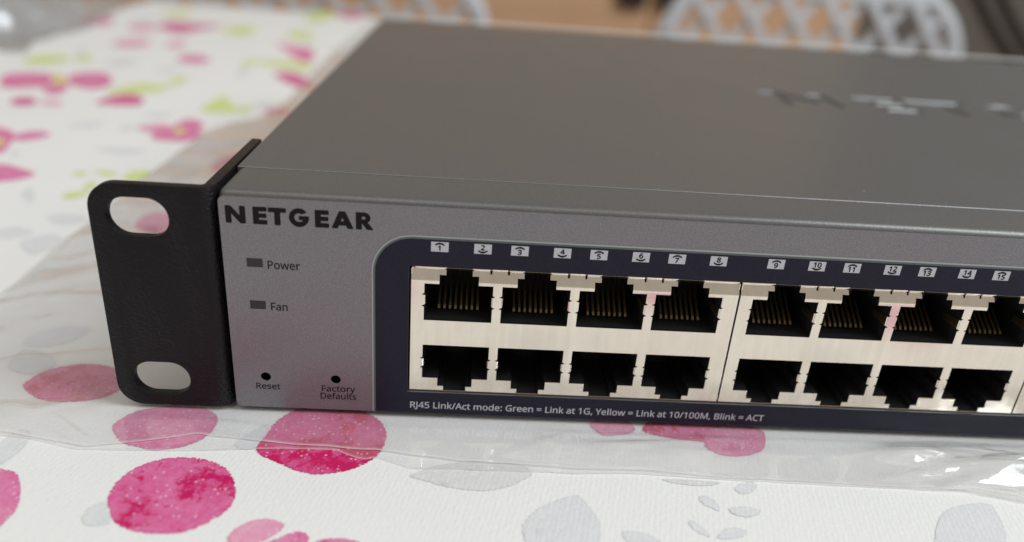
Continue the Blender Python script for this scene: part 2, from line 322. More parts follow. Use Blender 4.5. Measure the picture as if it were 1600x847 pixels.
 ('g',[(-120.3,109.2),(-119.7,113.2),(-115.5,114.7),(-114.1,109.5),(-117.8,107.0)]),
 ('g',[(-118.1,118.2),(-118.3,123.2),(-115.6,122.8),(-114.7,115.3)]),
 ('g',[(-128.2,130.9),(-126.4,133.9),(-122.7,132.8),(-124.1,129.0)]),
 ('s',[(-133.0,160.5),(-125.4,164.8),(-114.9,162.2),(-121.8,156.0)]),
 ('s',[(-133.0,109.3),(-133.3,115.5),(-127.5,107.2),(-126.0,101.6)]),
 ('s',[(-116.1,92.1),(-111.5,94.8),(-104.8,92.5),(-106.4,87.0),(-112.4,87.4)]),
 ('s',[(-123.7,79.6),(-120.4,83.1),(-113.8,79.8),(-116.2,75.3),(-121.0,74.1)]),
 ('s',[(-113.5,71.7),(-112.5,76.4),(-107.8,78.8),(-103.5,75.3),(-103.7,69.7),(-106.6,65.0)]),
 ('s',[(-158.3,150.8),(-157.3,153.1),(-154.4,148.6),(-155.4,146.3)]),
 ('p',[(-89.8,88.2),(-90.5,96.0),(-87.1,100.7),(-80.7,97.5),(-74.5,89.1),(-78.9,82.3),(-85.3,83.8)]),
 ('l',[(-131.9,431.3),(-115.6,421.7),(-104.0,412.6),(-95.8,377.1),(-97.6,361.6),(-110.6,380.4)]),
 ('p',[(-113.9,394.9),(-110.8,409.7),(-103.2,406.1),(-96.3,376.9),(-98.7,367.0)]),
 ('m',[(-106.5,318.9),(-99.6,327.7),(-88.0,315.7),(-76.8,288.2),(-82.2,283.7),(-94.5,297.6)]),
 ('g',[(-131.4,354.3),(-115.7,360.4),(-96.2,359.4),(-89.3,337.5),(-100.6,336.0),(-116.5,344.4)]),
 ('g',[(-136.4,484.3),(-118.7,479.8),(-111.5,450.0),(-127.8,456.8)]),
 ('g',[(-144.2,578.2),(-139.7,618.5),(-125.8,614.1),(-121.4,574.0),(-128.8,542.1)]),
 ('g',[(-100.4,231.8),(-100.2,241.8),(-96.5,236.2),(-96.5,228.1)]),
 ('m',[(-118.9,599.3),(-113.6,628.2),(-101.0,622.9),(-96.8,594.1),(-108.1,585.2)]),
 ('p',[(-89.9,236.3),(-85.5,242.5),(-79.1,237.6),(-78.5,228.2),(-85.1,225.8)]),
 ('s',[(-97.5,242.6),(-94.3,250.4),(-89.5,246.5),(-91.4,239.2)]),
 ('s',[(-84.1,12.2),(-84.4,17.8),(-81.3,18.1),(-76.1,15.3),(-74.9,11.7),(-77.7,9.1),(-81.8,10.0)]),
 ('s',[(-85.5,20.4),(-85.3,24.5),(-81.2,28.5),(-74.9,28.3),(-75.0,24.7),(-77.3,21.1),(-81.7,19.4)]),
 ('d',[(-77.2,4.7),(-77.2,7.6),(-75.5,11.0),(-71.1,13.5),(-66.1,13.7),(-61.4,11.6),(-58.8,8.3),(-59.0,4.4),(-61.9,1.4),(-67.2,0.2),(-72.2,0.9)]),
 ('p',[(-87.1,148.8),(-83.7,164.5),(-74.6,162.1),(-66.7,149.7),(-71.8,135.2),(-80.1,137.2)])]
GL={',':[215,[[(154,84),(136,23),(111,-42),(85,-103),(33,-103),(49,-38),(63,31),(73,93),(148,93)]],93],
 '/':[298,[[(290,573),(77,0),(8,0),(221,573)]],573],
 '0':[459,[[(419,287),(418,242),(415,201),(409,163),(401,128),(390,97),(376,70),(359,47),(339,27),(316,12),(290,1),(261,-6),(229,-8),(188,-4),(153,8),(122,27),(97,54),(76,88),(60,129),(48,176),(42,229),(39,287),(41,346),(48,399),(58,446),(73,486),(93,520),(119,547),(149,566),(186,578),(229,581),(269,578),(304,566),(335,547),(361,520),(382,486),(399,446),(410,399),(417,346)],[(110,287),(111,238),(115,194),(121,156),(131,125),(143,98),(159,78),(178,64),(202,55),(229,52),(256,55),(279,64),(298,78),(314,98),(326,124),(336,156),(343,194),(347,238),(348,287),(347,336),(343,380),(336,417),(326,449),(314,475),(298,495),(279,510),(256,518),(229,521),(202,518),(178,510),(159,495),(143,475),(131,449),(121,417),(115,380),(111,336)]],581],
 '1':[459,[[(285,0),(216,0),(216,400),(216,439),(217,470),(219,499),(196,477),(169,455),(108,405),(71,452),(226,573),(285,573)]],573],
 '2':[459,[[(417,0),(38,0),(38,59),(188,210),(216,238),(240,264),(261,287),(280,309),(295,331),(306,353),(315,376),(320,399),(322,424),(318,453),(309,477),(294,496),(273,510),(249,518),(221,520),(194,519),(169,514),(147,506),(126,495),(104,482),(83,466),(45,513),(60,526),(77,537),(94,548),(113,557),(132,565),(153,572),(174,577),(197,580),(221,581),(255,579),(285,572),(313,562),(336,548),(356,531),(372,510),(384,485),(391,458),(394,428),(392,399),(386,371),(375,344),(361,318),(344,292),(324,267),(301,241),(275,214),(247,185),(128,67),(128,64),(417,64)]],581],
 '3':[459,[[(395,439),(394,414),(389,392),(381,372),(370,355),(356,339),(340,326),(321,316),(300,307),(277,302),(277,298),(319,290),(353,276),(379,255),(398,229),(409,198),(413,163),(410,131),(403,101),(390,74),(371,50),(348,30),(318,14),(283,2),(241,-6),(193,-8),(164,-7),(136,-5),(110,-1),(85,5),(60,13),(36,23),(36,89),(61,78),(87,69),(114,61),(141,56),(168,52),(194,51),(241,55),(278,65),(305,81),(324,104),(335,132),(339,164),(337,187),(331,206),(320,223),(306,236),(288,247),(265,255),(240,261),(211,264),(179,265),(123,265),(123,326),(180,326),(209,327),(236,332),(259,339),(278,350),(294,362),(307,377),(316,394),(321,413),(323,434),(320,460),(311,481),(295,498),(274,511),(249,519),(219,521),(199,521),(181,519),(164,515),(117,498),(75,473),(39,521),(61,537),(87,550),(115,563),(147,573),(181,579),(218,581),(273,576),(317,563),(352,540),(376,511),(390,477)]],581],
 '4':[459,[[(443,130),(359,130),(359,0),(291,0),(291,130),(17,130),(17,190),(286,576),(359,576),(359,193),(443,193)],[(291,374),(291,412),(293,444),(294,474),(295,500),(292,500),(276,468),(257,438),(86,193),(291,193)]],576],
 '5':[459,[[(221,351),(258,349),(292,342),(322,331),(349,316),(371,297),(389,274),(402,247),(410,217),(413,183),(410,145),(402,111),(387,81),(368,54),(343,32),(314,15),(280,2),(242,-5),(199,-8),(170,-7),(142,-4),(116,0),(91,6),(70,14),(51,23),(51,90),(71,79),(95,70),(121,62),(148,57),(174,53),(200,52),(227,54),(252,58),(274,65),(293,76),(310,89),(323,106),(333,126),(339,149),(341,176),(337,210),(325,239),(306,262),(279,279),(243,289),(197,292),(146,288),(99,280),(64,302),(86,573),(373,573),(373,508),(146,508),(132,342),(169,348)]],573],
 '6':[459,[[(44,245),(45,278),(47,310),(51,342),(57,374),(64,404),(75,433),(87,461),(103,486),(121,510),(143,530),(168,548),(196,562),(228,572),(265,578),(306,581),(344,579),(377,573),(377,513),(344,520),(308,523),(273,521),(242,515),(216,504),(193,491),(173,474),(158,454),(145,431),(134,407),(127,380),(121,352),(117,322),(115,291),(119,291),(128,303),(138,315),(150,326),(163,335),(178,343),(194,350),(213,355),(233,357),(255,358),(287,356),(316,349),(342,338),(365,322),(384,303),(400,279),(412,251),(419,220),(421,184),(419,147),(411,112),(399,82),(382,55),(361,33),(336,15),(307,2),(275,-5),(239,-8),(212,-6),(187,-1),(163,7),(140,19),(119,35),(101,54),(84,76),(70,103),(59,133),(51,166),(46,204)],[(238,51),(270,55),(297,66),(320,84),(337,109),(348,143),(351,184),(348,218),(339,247),(324,271),(302,289),(274,300),(241,303),(217,301),(195,296),(175,287),(157,276),(143,263),(131,248),(122,232),(117,215),(115,198),(116,181),(119,163),(123,146),(129,129),(137,114),(146,99),(158,85),(170,74),(185,64),(201,57),(219,53)]],581],
 '7':[459,[[(109,0),(344,508),(35,508),(35,573),(419,573),(419,518),(187,0)]],573],
 '8':[459,[[(229,581),(261,579),(291,574),(318,565),(341,553),(362,538),(378,519),(390,497),(398,472),(400,443),(399,421),(394,401),(385,383),(374,367),(361,352),(346,338),(329,325),(310,314),(291,303),(314,291),(335,279),(355,265),(373,250),(389,234),(401,216),(411,196),(417,173),(419,148),(416,118),(408,90),(395,65),(378,44),(356,26),(330,11),(300,1),(267,-6),(231,-8),(192,-6),(157,0),(126,10),(100,24),(78,42),(61,63),(49,87),(42,115),(39,146),(41,171),(47,194),(56,214),(68,232),(82,249),(99,264),(118,277),(138,289),(158,299),(140,310),(123,322),(107,336),(93,350),(81,366),(71,383),(64,401),(59,422),(58,444),(60,472),(68,497),(80,518),(97,537),(117,552),(141,565),(168,573),(197,579)],[(108,145),(112,119),(121,96),(138,76),(161,60),(192,51),(229,48),(265,51),(295,60),(319,76),(336,96),(346,120),(350,148),(348,166),(343,182),(335,197),(324,211),(310,223),(293,235),(274,246),(253,256),(229,265),(217,270),(194,260),(174,249),(157,237),(142,225),(130,212),(121,197),(114,182),(110,164)],[(228,524),(200,521),(176,514),(155,502),(139,486),(130,466),(127,441),(128,422),(133,406),(141,391),(151,379),(164,367),(179,357),(232,330),(282,357),(296,367),(307,379),(317,392),(325,406),(329,423),(330,441),(327,466),(318,486),(302,502),(282,514),(257,521)]],581],
 '9':[459,[[(417,328),(416,295),(414,263),(410,231),(405,199),(397,168),(387,139),(374,112),(358,86),(340,63),(318,42),(293,25),(265,11),(232,0),(195,-6),(154,-8),(117,-6),(82,0),(82,60),(115,53),(152,50),(188,52),(218,58),(245,68),(268,82),(287,99),(303,118),(316,141),(327,165),(334,192),(340,221),(344,250),(346,281),(341,281),(332,269),(322,258),(310,247),(297,238),(282,230),(266,223),(247,218),(227,215),(204,214),(173,216),(144,223),(118,235),(95,250),(76,270),(61,294),(49,321),(42,352),(40,387),(43,426),(50,460),(63,491),(80,517),(101,540),(127,557),(156,570),(188,578),(223,581),(250,579),(275,574),(299,565),(322,553),(342,537),(361,518),(377,495),(391,469),(402,439),(410,406),(415,369)],[(223,521),(192,518),(165,507),(142,488),(124,463),(113,429),(110,388),(113,354),(122,325),(137,301),(158,284),(186,273),(220,269),(244,271),(266,276),(286,285),(304,296),(318,310),(330,325),(339,341),(344,358),(346,374),(345,392),(342,409),(338,426),(332,443),(324,459),(315,474),(304,487),(291,499),(277,508),(260,516),(242,520)]],581],
 ':':[215,[[(58,43),(59,61),(64,75),(72,85),(82,92),(94,96),(107,97),(120,96),(132,92),(142,85),(151,75),(156,61),(157,43),(156,26),(151,12),(142,2),(132,-6),(120,-10),(107,-11),(94,-10),(82,-6),(72,2),(64,12),(59,26)],[(58,387),(59,405),(64,419),(72,429),(82,436),(94,440),(107,441),(120,440),(132,436),(142,429),(151,419),(156,405),(157,387),(156,369),(151,355),(142,345),(132,338),(120,333),(107,332),(94,333),(82,338),(72,345),(64,355),(59,369)]],441],
 '=':[459,[[(45,334),(45,391),(412,391),(412,334)],[(45,174),(45,231),(412,231),(412,174)]],391],
 'A':[512,[[(437,0),(368,177),(141,177),(73,0),(0,0),(224,575),(289,575),(512,0)],[(282,415),(274,438),(263,473),(255,500),(247,468),(238,438),(230,415),(165,241),(346,241)]],575],
 'B':[521,[[(241,573),(307,569),(361,558),(404,541),(434,515),(453,478),(459,431),(457,409),(453,389),(446,371),(437,354),(424,340),(409,328),(392,317),(372,309),(350,304),(350,300),(373,295),(395,288),(415,279),(433,267),(448,253),(461,236),(470,215),(476,191),(478,163),(475,130),(467,100),(454,74),(436,52),(413,33),(385,19),(354,8),(318,2),(279,0),(78,0),(78,573)],[(256,329),(300,331),(334,339),(357,352),(372,371),(381,394),(384,423),(380,451),(369,474),(351,490),(324,502),(289,509),(245,511),(150,511),(150,329)],[(150,269),(150,61),(265,61),(311,64),(346,74),(371,91),(388,112),(398,138),(401,168),(399,188),(395,205),(388,221),(377,235),(362,247),(344,256),(321,263),(293,267),(260,269)]],573],
 'C':[507,[[(323,517),(294,516),(266,510),(241,502),(217,490),(196,474),(178,456),(162,434),(149,410),(139,383),(131,353),(127,321),(125,286),(128,241),(135,200),(147,164),(164,132),(186,105),(213,83),(244,68),(281,58),(322,55),(347,56),(371,58),(394,62),(460,78),(460,15),(438,8),(416,2),(393,-2),(369,-6),(342,-7),(312,-8),(257,-4),(208,8),(166,28),(130,56),(101,90),(78,131),(62,178),(52,230),(49,287),(51,329),(57,369),(67,406),(81,440),(99,471),(120,499),(145,523),(174,543),(206,559),(242,571),(281,578),(324,581),(353,580),(381,577),(409,572),(435,565),(460,557),(482,547),(453,486),(394,508),(372,513),(348,516)]],581],
 'D':[585,[[(536,292),(533,231),(521,177),(501,131),(474,91),(439,58),(399,33),(351,15),(297,4),(237,0),(78,0),(78,573),(254,573),(309,569),(359,558),(404,540),(443,516),(476,484),(502,446),(521,401),(533,350)],[(460,289),(457,337),(449,379),(435,415),(416,444),(391,469),(361,487),(327,500),(287,508),(244,511),(150,511),(150,62),(228,62),(299,68),(357,87),(402,119),(434,164),(454,220)]],573],
 'F':[416,[[(150,0),(78,0),(78,573),(398,573),(398,509),(150,509),(150,306),(383,306),(383,243),(150,243)]],573],
 'G':[584,[[(326,302),(524,302),(524,22),(493,12),(462,5),(431,-1),(398,-5),(362,-7),(323,-8),(267,-4),(217,8),(173,28),(136,55),(105,89),(81,130),(63,176),(52,229),(49,286),(53,343),(65,395),(84,442),(111,482),(145,517),(186,544),(233,564),(286,577),(346,581),(377,580),(407,577),(437,572),(465,565),(491,557),(516,547),(489,484),(468,493),(445,501),(421,508),(395,513),(369,516),(342,517),(298,514),(259,505),(225,489),(195,468),(170,441),(150,409),(136,373),(127,332),(124,286),(127,243),(134,202),(146,166),(164,133),(187,106),(216,84),(251,68),(292,58),(340,55),(364,55),(385,56),(404,59),(452,68),(452,238),(326,238)]],581],
 'J':[219,[[(-3,-152),(-37,-150),(-63,-142),(-63,-81),(-35,-87),(-5,-89),(8,-88),(21,-85),(33,-81),(45,-74),(54,-65),(63,-53),(69,-38),(73,-19),(74,3),(74,573),(146,573),(146,9),(144,-26),(138,-56),(128,-82),(114,-104),(96,-122),(75,-135),(52,-145),(25,-150)]],573],
 'L':[420,[[(78,0),(78,573),(150,573),(150,64),(400,64),(400,0)]],573],
 'M':[727,[[(330,0),(142,502),(139,502),(142,461),(144,407),(144,347),(144,0),(78,0),(78,573),(184,573),(361,103),(364,103),(544,573),(650,573),(650,0),(578,0),(578,352),(579,408),(581,460),(584,501),(581,501),(390,0)]],573],
 'P':[485,[[(229,573),(297,568),(352,553),(393,528),(421,495),(439,454),(444,404),(443,381),(439,358),(433,336),(423,316),(411,296),(395,278),(375,262),(351,249),(324,238),(292,230),(256,225),(216,223),(150,223),(150,0),(78,0),(78,573)],[(223,511),(150,511),(150,285),(208,285),(242,286),(272,290),(298,296),(320,306),(338,318),(352,334),(362,352),(368,375),(370,401),(366,435),(354,462),(334,484),(306,499),(269,508)]],573],
 'R':[499,[[(236,573),(281,571),(320,565),(353,555),(381,540),(404,522),(422,500),(434,474),(442,444),(444,410),(442,381),(437,356),(427,334),(415,315),(401,298),(385,285),(367,274),(349,264),(330,257),(487,0),(403,0),(264,237),(150,237),(150,0),(78,0),(78,573)],[(232,510),(150,510),(150,298),(236,298),(278,301),(312,310),(338,325),(355,347),(366,374),(370,407),(368,430),(363,450),(355,467),(343,480),(328,491),(310,500),(287,505),(261,509)]],573],
 'T':[446,[[(259,0),(187,0),(187,509),(8,509),(8,573),(437,573),(437,509),(259,509)]],573],
 'Y':[454,[[(227,291),(376,573),(454,573),(263,222),(263,0),(191,0),(191,219),(0,573),(79,573)]],573],
 'a':[450,[[(231,437),(279,433),(318,422),(347,403),(368,375),(381,338),(385,293),(385,0),(334,0),(320,61),(317,61),(304,46),(292,33),(279,22),(265,13),(250,5),(234,-1),(216,-5),(195,-7),(172,-8),(148,-7),(124,-2),(103,6),(84,16),(68,30),(55,48),(45,68),(39,92),(37,119),(43,159),(59,192),(87,219),(127,238),(179,251),(243,257),(316,259),(316,285),(313,317),(306,342),(293,359),(275,371),(253,378),(227,380),(205,379),(183,376),(163,370),(106,347),(84,400),(104,410),(126,419),(151,426),(177,432),(204,436)],[(252,208),(204,203),(167,195),(141,182),(124,165),(113,144),(110,119),(112,97),(120,79),(132,66),(148,56),(167,51),(188,49),(223,52),(253,62),(279,79),(299,103),(311,134),(315,172),(315,210)]],437],
 'c':[385,[[(241,-8),(204,-5),(170,2),(139,15),(112,34),(88,58),(69,87),(55,123),(47,165),(44,213),(47,262),(56,305),(71,342),(90,372),(114,396),(142,415),(174,428),(208,435),(245,438),(267,437),(288,435),(309,431),(328,426),(344,421),(358,415),(337,356),(292,370),(244,376),(217,374),(193,368),(172,358),(155,343),(141,325),(131,303),(123,277),(119,247),(117,213),(119,181),(123,152),(131,126),(141,104),(155,86),(172,71),(191,61),(214,55),(240,53),(262,54),(283,56),(302,60),(351,78),(351,15),(336,8),(320,3),(304,-2),(285,-5),(264,-7)]],438],
 'd':[493,[[(221,-8),(171,-2),(128,17),(92,48),(65,91),(49,146),(44,214),(49,282),(66,338),(93,381),(128,413),(171,432),(221,438),(243,437),(262,434),(280,429),(296,423),(310,416),(323,407),(354,374),(359,374),(356,405),(354,438),(354,609),(425,609),(425,0),(368,0),(358,58),(354,58),(323,24),(310,15),(296,7),(279,1),(262,-4),(242,-7)],[(232,51),(273,55),(305,67),(328,88),(343,117),(352,154),(355,200),(355,213),(352,263),(343,304),(329,336),(306,360),(274,375),(231,379),(196,374),(168,359),(146,334),(130,300),(120,260),(117,213),(120,165),(130,125),(146,93),(168,69),(197,55)]],609],
 'e':[452,[[(234,438),(269,435),(301,427),(329,414),(354,396),(374,373),(390,346),(402,315),(409,281),(411,244),(411,201),(117,201),(122,157),(134,119),(154,90),(181,69),(215,56),(254,52),(280,53),(305,56),(327,60),(348,66),(370,73),(392,82),(392,20),(370,11),(349,4),(327,-1),(304,-5),(279,-7),(251,-8),(212,-5),(176,3),(143,17),(114,36),(90,61),(70,91),(56,126),(47,167),(44,212),(47,257),(55,297),(68,333),(86,364),(108,390),(134,411),(164,426),(198,435)],[(233,380),(202,377),(175,366),(154,348),(137,323),(125,293),(119,257),(338,257),(336,281),(333,302),(326,322),(318,338),(306,353),(292,364),(276,373),(256,378)]],438],
 'f':[276,[[(266,375),(158,375),(158,0),(87,0),(87,375),(12,375),(12,408),(87,432),(87,457),(89,492),(95,522),(104,547),(116,568),(132,585),(152,597),(174,606),(199,612),(227,613),(274,609),(310,599),(292,544),(262,552),(228,556),(206,553),(189,545),(175,532),(166,513),(160,489),(158,458),(158,430),(266,430)]],613],
 'i':[207,[[(139,430),(139,0),(68,0),(68,430)],[(104,591),(115,590),(124,586),(133,580),(140,572),(144,560),(145,546),(144,532),(140,521),(133,512),(124,506),(115,502),(104,501),(93,502),(83,506),(75,512),(68,521),(64,532),(63,546),(64,560),(68,572),(75,580),(83,586),(93,590)]],591],
 'k':[428,[[(138,291),(137,257),(135,221),(138,221),(152,240),(172,264),(189,285),(326,430),(409,430),(235,246),(421,0),(336,0),(187,200),(138,158),(138,0),(68,0),(68,609),(138,609)]],609],
 'l':[207,[[(139,0),(68,0),(68,609),(139,609)]],609],
 'm':[750,[[(540,438),(584,434),(621,421),(649,401),(669,371),(681,330),(685,280),(685,0),(615,0),(615,277),(613,308),(606,333),(594,353),(577,367),(555,376),(528,379),(490,374),(460,362),(438,342),(423,315),(414,280),(411,237),(411,0),(342,0),(342,277),(341,298),(337,317),(332,333),(325,347),(315,359),(303,367),(289,374),(272,377),(253,379),(227,377),(204,370),(185,360),(170,347),(158,329),(150,308),(144,283),(140,255),(139,223),(139,0),(68,0),(68,430),(125,430),(136,371),(140,371),(149,385),(160,398),(173,409),(186,418),(201,425),(217,431),(233,435),(249,437),(266,438),(298,436),(325,430),(349,420),(369,406),(386,388),(398,366),(402,366),(418,388),(438,406),(461,420),(486,430),(512,436)]],438],
 'n':[496,[[(275,438),(322,434),(361,421),(391,401),(413,371),(426,330),(431,280),(431,0),(361,0),(361,275),(358,307),(351,333),(338,353),(319,367),(295,376),(265,379),(222,374),(189,361),(166,338),(151,308),(142,269),(139,223),(139,0),(68,0),(68,430),(125,430),(136,371),(140,371),(150,385),(162,398),(175,409),(190,418),(206,425),(222,431),(239,435),(257,437)]],438],
 'o':[485,[[(442,216),(440,181),(436,150),(428,121),(417,95),(404,71),(388,51),(369,33),(348,18),(324,7),(299,-1),(271,-6),(241,-8),(214,-6),(188,-1),(163,7),(140,18),(119,33),(100,51),(84,71),(70,95),(59,121),(51,150),(46,181),(44,216),(47,261),(55,301),(68,336),(87,367),(110,392),(137,412),(169,426),(204,435),(244,438),(281,435),(316,426),(347,412),(374,392),(398,367),(417,336),(431,301),(439,261)],[(117,216),(119,184),(123,154),(130,128),(141,105),(155,86),(172,71),(192,59),(216,53),(243,51),(270,53),(294,59),(314,71),(331,86),(345,105),(356,128),(363,154),(367,184),(369,216),(367,248),(363,277),(355,303),(345,325),(331,344),(314,359),(294,370),(270,376),(242,379),(202,374),(171,359),(147,335),(130,303),(120,263)]],438],
 'r':[331,[[(269,438),(295,437),(319,433),(310,368),(287,372),(264,374),(248,373),(232,369),(217,363),(202,355),(189,346),(176,334),(166,321),(156,305),(149,289),(143,270),(140,251),(139,229),(139,0),(68,0),(68,430),(126,430),(134,351),(137,351),(147,367),(158,381),(170,395),(183,407),(198,418),(214,426),(231,433),(249,437)]],438],
 's':[384,[[(348,119),(346,92),(339,69),(327,49),(311,32),(292,18),(268,6),(241,-2),(210,-6),(176,-8),(148,-7),(122,-5),(99,-1),(78,5),(59,11),(42,19),(42,83),(60,75),(81,67),(104,60),(128,54),(153,50),(178,49),(211,51),(236,57),(256,66),(269,79),(277,94),(280,112),(271,141),(264,150),(253,158),(239,167),(222,176),(200,185),(174,196),(148,206),(124,217),(103,228),(84,239),(69,252),(57,266),(48,283),(43,302),(41,324),(46,358),(61,386),(85,408),(118,425),(157,435),(202,438),(228,437),(252,434),(275,430),(298,424),(319,417),(339,409),(315,353),(258,372),(238,377),(218,379),(197,380),(171,379),(149,374),(131,366),(118,356),(111,343),(108,328),(109,317),(113,307),(119,298),(127,290),(139,282),(154,274),(219,246),(245,236),(268,226),(289,215),(306,203),(321,191),(333,176),(341,159),(346,140)]],438],
 't':[289,[[(212,50),(245,53),(272,59),(272,5),(240,-4),(200,-8),(178,-7),(157,-3),(138,4),(120,13),(104,27),(91,44),(82,66),(76,93),(74,125),(74,375),(13,375),(13,409),(75,437),(103,528),(144,528),(144,430),(269,430),(269,375),(144,375),(144,127),(146,103),(153,83),(163,69),(177,58),(193,52)]],528],
 'u':[496,[[(427,430),(427,0),(370,0),(359,57),(356,57),(346,43),(334,31),(321,20),(306,11),(290,4),(273,-1),(256,-5),(238,-7),(220,-8),(187,-6),(159,-1),(134,8),(112,21),(95,38),(81,59),(71,85),(65,114),(63,148),(63,430),(135,430),(135,153),(137,122),(145,96),(158,76),(176,62),(200,53),(230,51),(260,53),(285,59),(306,69),(323,82),(336,100),(345,121),(352,146),(356,175),(357,206),(357,430)]],430],
 'w':[630,[[(346,243),(336,276),(328,308),(321,335),(316,357),(313,357),(308,335),(302,307),(294,275),(284,242),(207,1),(127,1),(9,431),(82,431),(141,201),(153,154),(163,109),(169,73),(172,73),(178,97),(185,128),(193,160),(201,188),(277,431),(354,431),(428,188),(440,149),(451,109),(457,74),(460,74),(466,108),(477,153),(489,201),(549,431),(621,431),(502,1),(419,1)]],431],
 'y':[409,[[(1,430),(76,430),(169,185),(184,144),(196,105),(205,68),(209,68),(224,121),(245,186),(333,430),(409,430),(224,-59),(213,-85),(201,-108),(188,-130),(173,-148),(157,-164),(138,-176),(117,-185),(94,-191),(67,-192),(34,-190),(9,-186),(9,-130),(30,-133),(56,-135),(72,-134),(86,-131),(99,-126),(110,-118),(121,-110),(130,-99),(152,-59),(174,-2)]],430]}
# word, x, width, baseline, cap height
TEXTS_PANEL=[("Power",-27.45,5.75,29.3,1.5),("Fan",-27.35,3.2,21.1,1.5),("Reset",-31.1,4.65,4.3,1.25),("Factory",-18.95,6.4,4.25,1.3),("Defaults",-19.2,6.9,2.6,1.3)]

ZT = -1.0                                     # tabletop height, the switch stands at z = 0 on two films

# ------------------------------------------------------------------ setting
tag(link("floor", mesh("floor", [(-3000, -1500, -742), (3500, -1500, -742), (3500, 1700, -742), (-3000, 1700, -742)], [(0, 1, 2, 3)]), MAT['floor']), kind="structure")
tag(link("wall", box("wall", -3000, 3500, 1700, 1760, -742, 640), MAT['wall']), kind="structure")

# table under the cloth
tb = empty("dining_table", (100, 80, -742)); tag(tb, "wooden dining table hidden under the flowered cloth", "table")
link("tabletop", box("tabletop", -680, 880, -440, 592, -28, ZT-1.4, 2), MAT['leg'], tb)
for lx in (-640, 780):
    for ly in (-400, 500): link("leg", box("leg", lx, lx+55, ly, ly+55, -742, -28.5, 2), MAT['leg'], tb)

def cloth_h(x, y):
    far = min(1, max(0, (y-90)/160))*min(1, max(0, (-50-x)/60)) if x < -50 else 0
    h = .13*noise.noise(Vector((x/70, y/70, 3.3)))
    h += far*1.0*noise.noise(Vector((x/260, y/42, 8.1)))
    return h
xs = [-690+5*i for i in range(317)]; ys = [-450+5*i for i in range(212)]
V = [(x, y, ZT+cloth_h(x, y)) for y in ys for x in xs]; nx = len(xs); ny = len(ys)
F = [(j*nx+i, j*nx+i+1, (j+1)*nx+i+1, (j+1)*nx+i) for j in range(ny-1) for i in range(nx-1)]
ring = [j for j in range(nx)]+[j*nx+nx-1 for j in range(1, ny)]+[(ny-1)*nx+i for i in range(nx-2, -1, -1)]+[j*nx for j in range(ny-2, 0, -1)]
prev = ring
for step, (dr, dz) in enumerate(((2.5, -.8), (4.5, -4), (6, -40), (9, -90), (12, -150))):
    cur = []
    for k, i in enumerate(ring):
        x, y, z = V[i]; r = dr+(step > 1)*(step-1)*3*math.sin(k*.16)
        cur.append(len(V)); V.append((x+(r if x >= xs[-1]-.1 else -r if x <= xs[0]+.1 else 0), y+(r if y >= ys[-1]-.1 else -r if y <= ys[0]+.1 else 0), ZT+dz))
    for k in range(len(ring)):
        l = (k+1) % len(ring); F.append((prev[k], prev[l], cur[l], cur[k])[::-1])
    prev = cur
CLOTH = link("tablecloth", mesh("tablecloth", V, F), MAT['cloth'], None, 180)
tag(CLOTH, "white woven tablecloth printed with pink berries, flowers and grey leaves", "tablecloth")

PN = dict(d="printed_berry", e="printed_berry", p="printed_petal", l="printed_petal", m="printed_petal", g="printed_leaf", s="printed_leaf", w="printed_leaf", y="printed_flower_centre")
def print_motif(kind, P, lift=.07):
    L = smooth_loop([(x, y, 0) for x, y in P], 6); n = len(L)
    cx = sum(p.x for p in L)/n; cy = sum(p.y for p in L)/n; rad = sum(math.hypot(p.x-cx, p.y-cy) for p in L)/n
    m = max(2, min(14, int(rad/4))); scl = [1, max(.5, 1-.5/rad), max(.45, 1-1.5/rad)]
    scl += [scl[-1]*(1-(k+1)/m) for k in range(m-1)]
    V = []; E = []; F = []
    for si, s_ in enumerate(scl):
        for p in L:
            x = cx+(p.x-cx)*s_; y = cy+(p.y-cy)*s_; V.append((x, y, ZT+cloth_h(x, y)+lift)); E.append((0, .45, 1)[min(si, 2)])
    V.append((cx, cy, ZT+cloth_h(cx, cy)+lift)); E.append(1)
    for si in range(len(scl)-1):
        for i in range(n):
            j = (i+1) % n; F.append((si*n+i, si*n+j, (si+1)*n+j, (si+1)*n+i))
    b = (len(scl)-1)*n
    for i in range(n): F.append((b+i, b+(i+1) % n, len(V)-1))
    area2 = sum(L[i].x*L[(i+1) % n].y-L[(i+1) % n].x*L[i].y for i in range(n))
    if area2 < 0: F = [f[::-1] for f in F]
    me = mesh(PN[kind], V, F); at = me.attributes.new("edge", 'FLOAT', 'POINT'); at.data.foreach_set("value", E)
    link(PN[kind], me, MAT['p_'+kind], CLOTH, 180)
for i, (k, P) in enumerate(PRINTS): print_motif(k, P, .06+.012*(i % 4))
